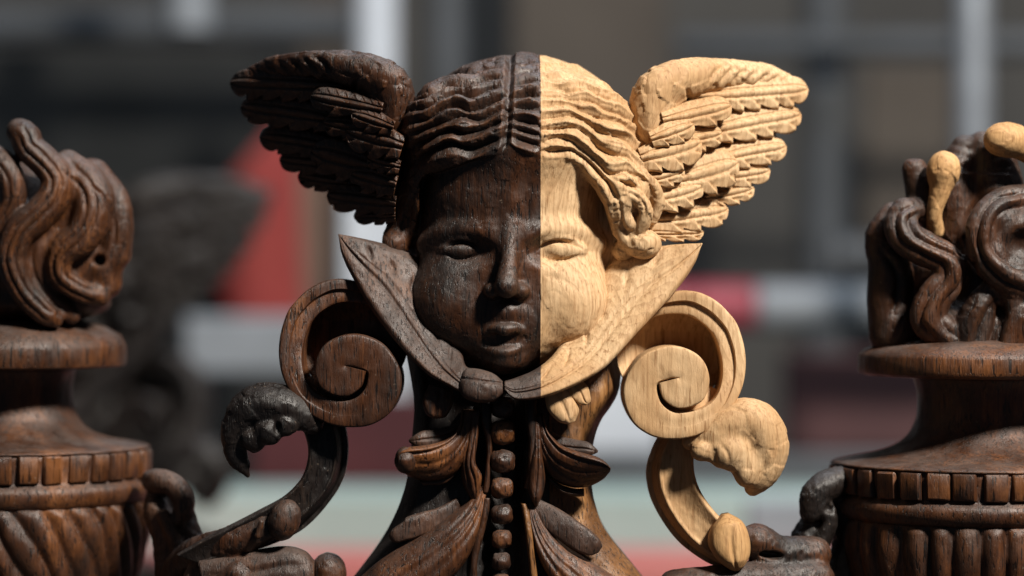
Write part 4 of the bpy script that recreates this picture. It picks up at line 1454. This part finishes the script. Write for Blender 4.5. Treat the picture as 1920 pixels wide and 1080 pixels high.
for p0, p1, mt in ((1080, 1300, 'crim'), (1300.5, 1415, 'crim'), (1415.5, 2100, 'greyw')):
    bar_piece('stripe', p0, p1, M[mt])
slab('grey_white_board', 345, 592, 600, 702, YS - 400, 60, M['greyw'], 'pale grey board behind the dark volute on the left', 'board')
def prism(name, outline, y, depth, mat, label, cat):
    """a board with a traced outline (photo px at depth y)"""
    fr = [world_at(a, b, y) for a, b in outline]
    n = len(fr)
    vs = [tuple(v) for v in fr] + [(v.x, v.y + depth * S, v.z) for v in fr]
    fs = [tuple(range(n))[::-1], tuple(range(n, 2 * n))] + [(i, (i + 1) % n, n + (i + 1) % n, n + i) for i in range(n)]
    me = bpy.data.meshes.new(name)
    me.from_pydata(vs, [], fs)
    me.materials.append(mat)
    o = bpy.data.objects.new(name, me)
    COL.objects.link(o)
    o['label'] = label; o['category'] = cat
    return o


prism('red_board', [(560, 190), (580, 600), (440, 600), (360, 420)], YS + 1900, 60, M['red'], 'flat red board leaning behind the dark left wing', 'board')
M['tan'] = plain('tan_board', (0.13, 0.075, 0.055), (0.18, 0.11, 0.08), 0.8, 5, 0.1)
prism('tan_board', [(556, 250), (612, 330), (606, 620), (570, 620)], YS + 200, 60, M['tan'], 'narrow tan board along the right edge of the red board', 'board')
slab('brown_panel', 560, -60, 660, 720, YS + 2600, 80, M['brownwall'], 'dim brown panel between the red board and the pale tube', 'panel')
slab('brown_panel', 960, -200, 1250, 700, YS + 2500, 80, M['brownwall'], 'dim brown panel behind the top of the pale hair', 'panel')
slab('brown_panel', 1620, 120, 1790, 520, YS + 2500, 80, M['brownwall'], 'dim brown panel left of the right flame urn', 'panel')
slab('darkening_panel', -500, 90, 555, 900, YS + 2000, 60, M['darkening'], 'dark panel added to darken the left background', 'curtain')  # added flat panel; its dark colour stands in for the dim left background
slab('white_board', 640, 380, 770, 800, YS - 700, 60, M['white'], 'pale board seen through the gap beside the dark collar leaf', 'board')
slab('maroon_cloth', 470, 745, 800, 912, YS - 900, 100, M['maroon'], 'dark red cloth bundle low behind the left scroll', 'cloth')
M['dimred'] = plain('dim_red_cloth', (0.075, 0.035, 0.036), (0.11, 0.05, 0.05), 0.9, 5, 0.3)
slab('maroon_cloth', 1470, 660, 1760, 850, YS + 600, 100, M['dimred'], 'dim red cloth behind the right urn neck', 'cloth')
slab('lilac_board', 1080, 640, 1240, 850, YS - 500, 60, M['white'], 'pale lilac board seen under the pale volute', 'board')
slab('grey_ledge', 1060, 850, 1800, 925, YS - 900, 80, M['greyp'], 'dark grey ledge above the mint green board', 'ledge')
slab('mint_board', -300, 926, 2300, 1046, YS - 1500, 500, M['mint'], 'mint green board low behind the pedestal', 'board')
slab('white_cloth', 1400, 935, 1560, 1030, YS - 1800, 60, M['greyw'], 'pale cloth lying beside the right urn lug', 'cloth')
slab('salmon_sheet', -300, 1047, 2300, 1500, YS - 1900, 400, M['salmon'], 'salmon red sheet at the bottom edge', 'sheet')

# a second, all dark ornament of the same kind stands out of focus behind the left urn
def copy_tree(o, parent, mats):
    c = o.copy()
    COL.objects.link(c)
    if parent is not None:
        c.parent = parent
        c.matrix_parent_inverse = o.matrix_parent_inverse.copy()
    if c.type == 'MESH':
        c.material_slots[0].link = 'OBJECT'
        c.material_slots[0].material = mats
        if 'label' in c:
            del c['label']
    for ch in list(o.children):
        copy_tree(ch, c, mats)
    return c


second = copy_tree(cherub, None, M['black'])
second['label'] = 'blurred dark winged ornament behind the left flame urn'
kk = 1.34
p = world_at(95, 1110, 4000)
second.location = p
second.rotation_euler = (0, 0, math.radians(-14))
second.scale = (kk, kk, kk)
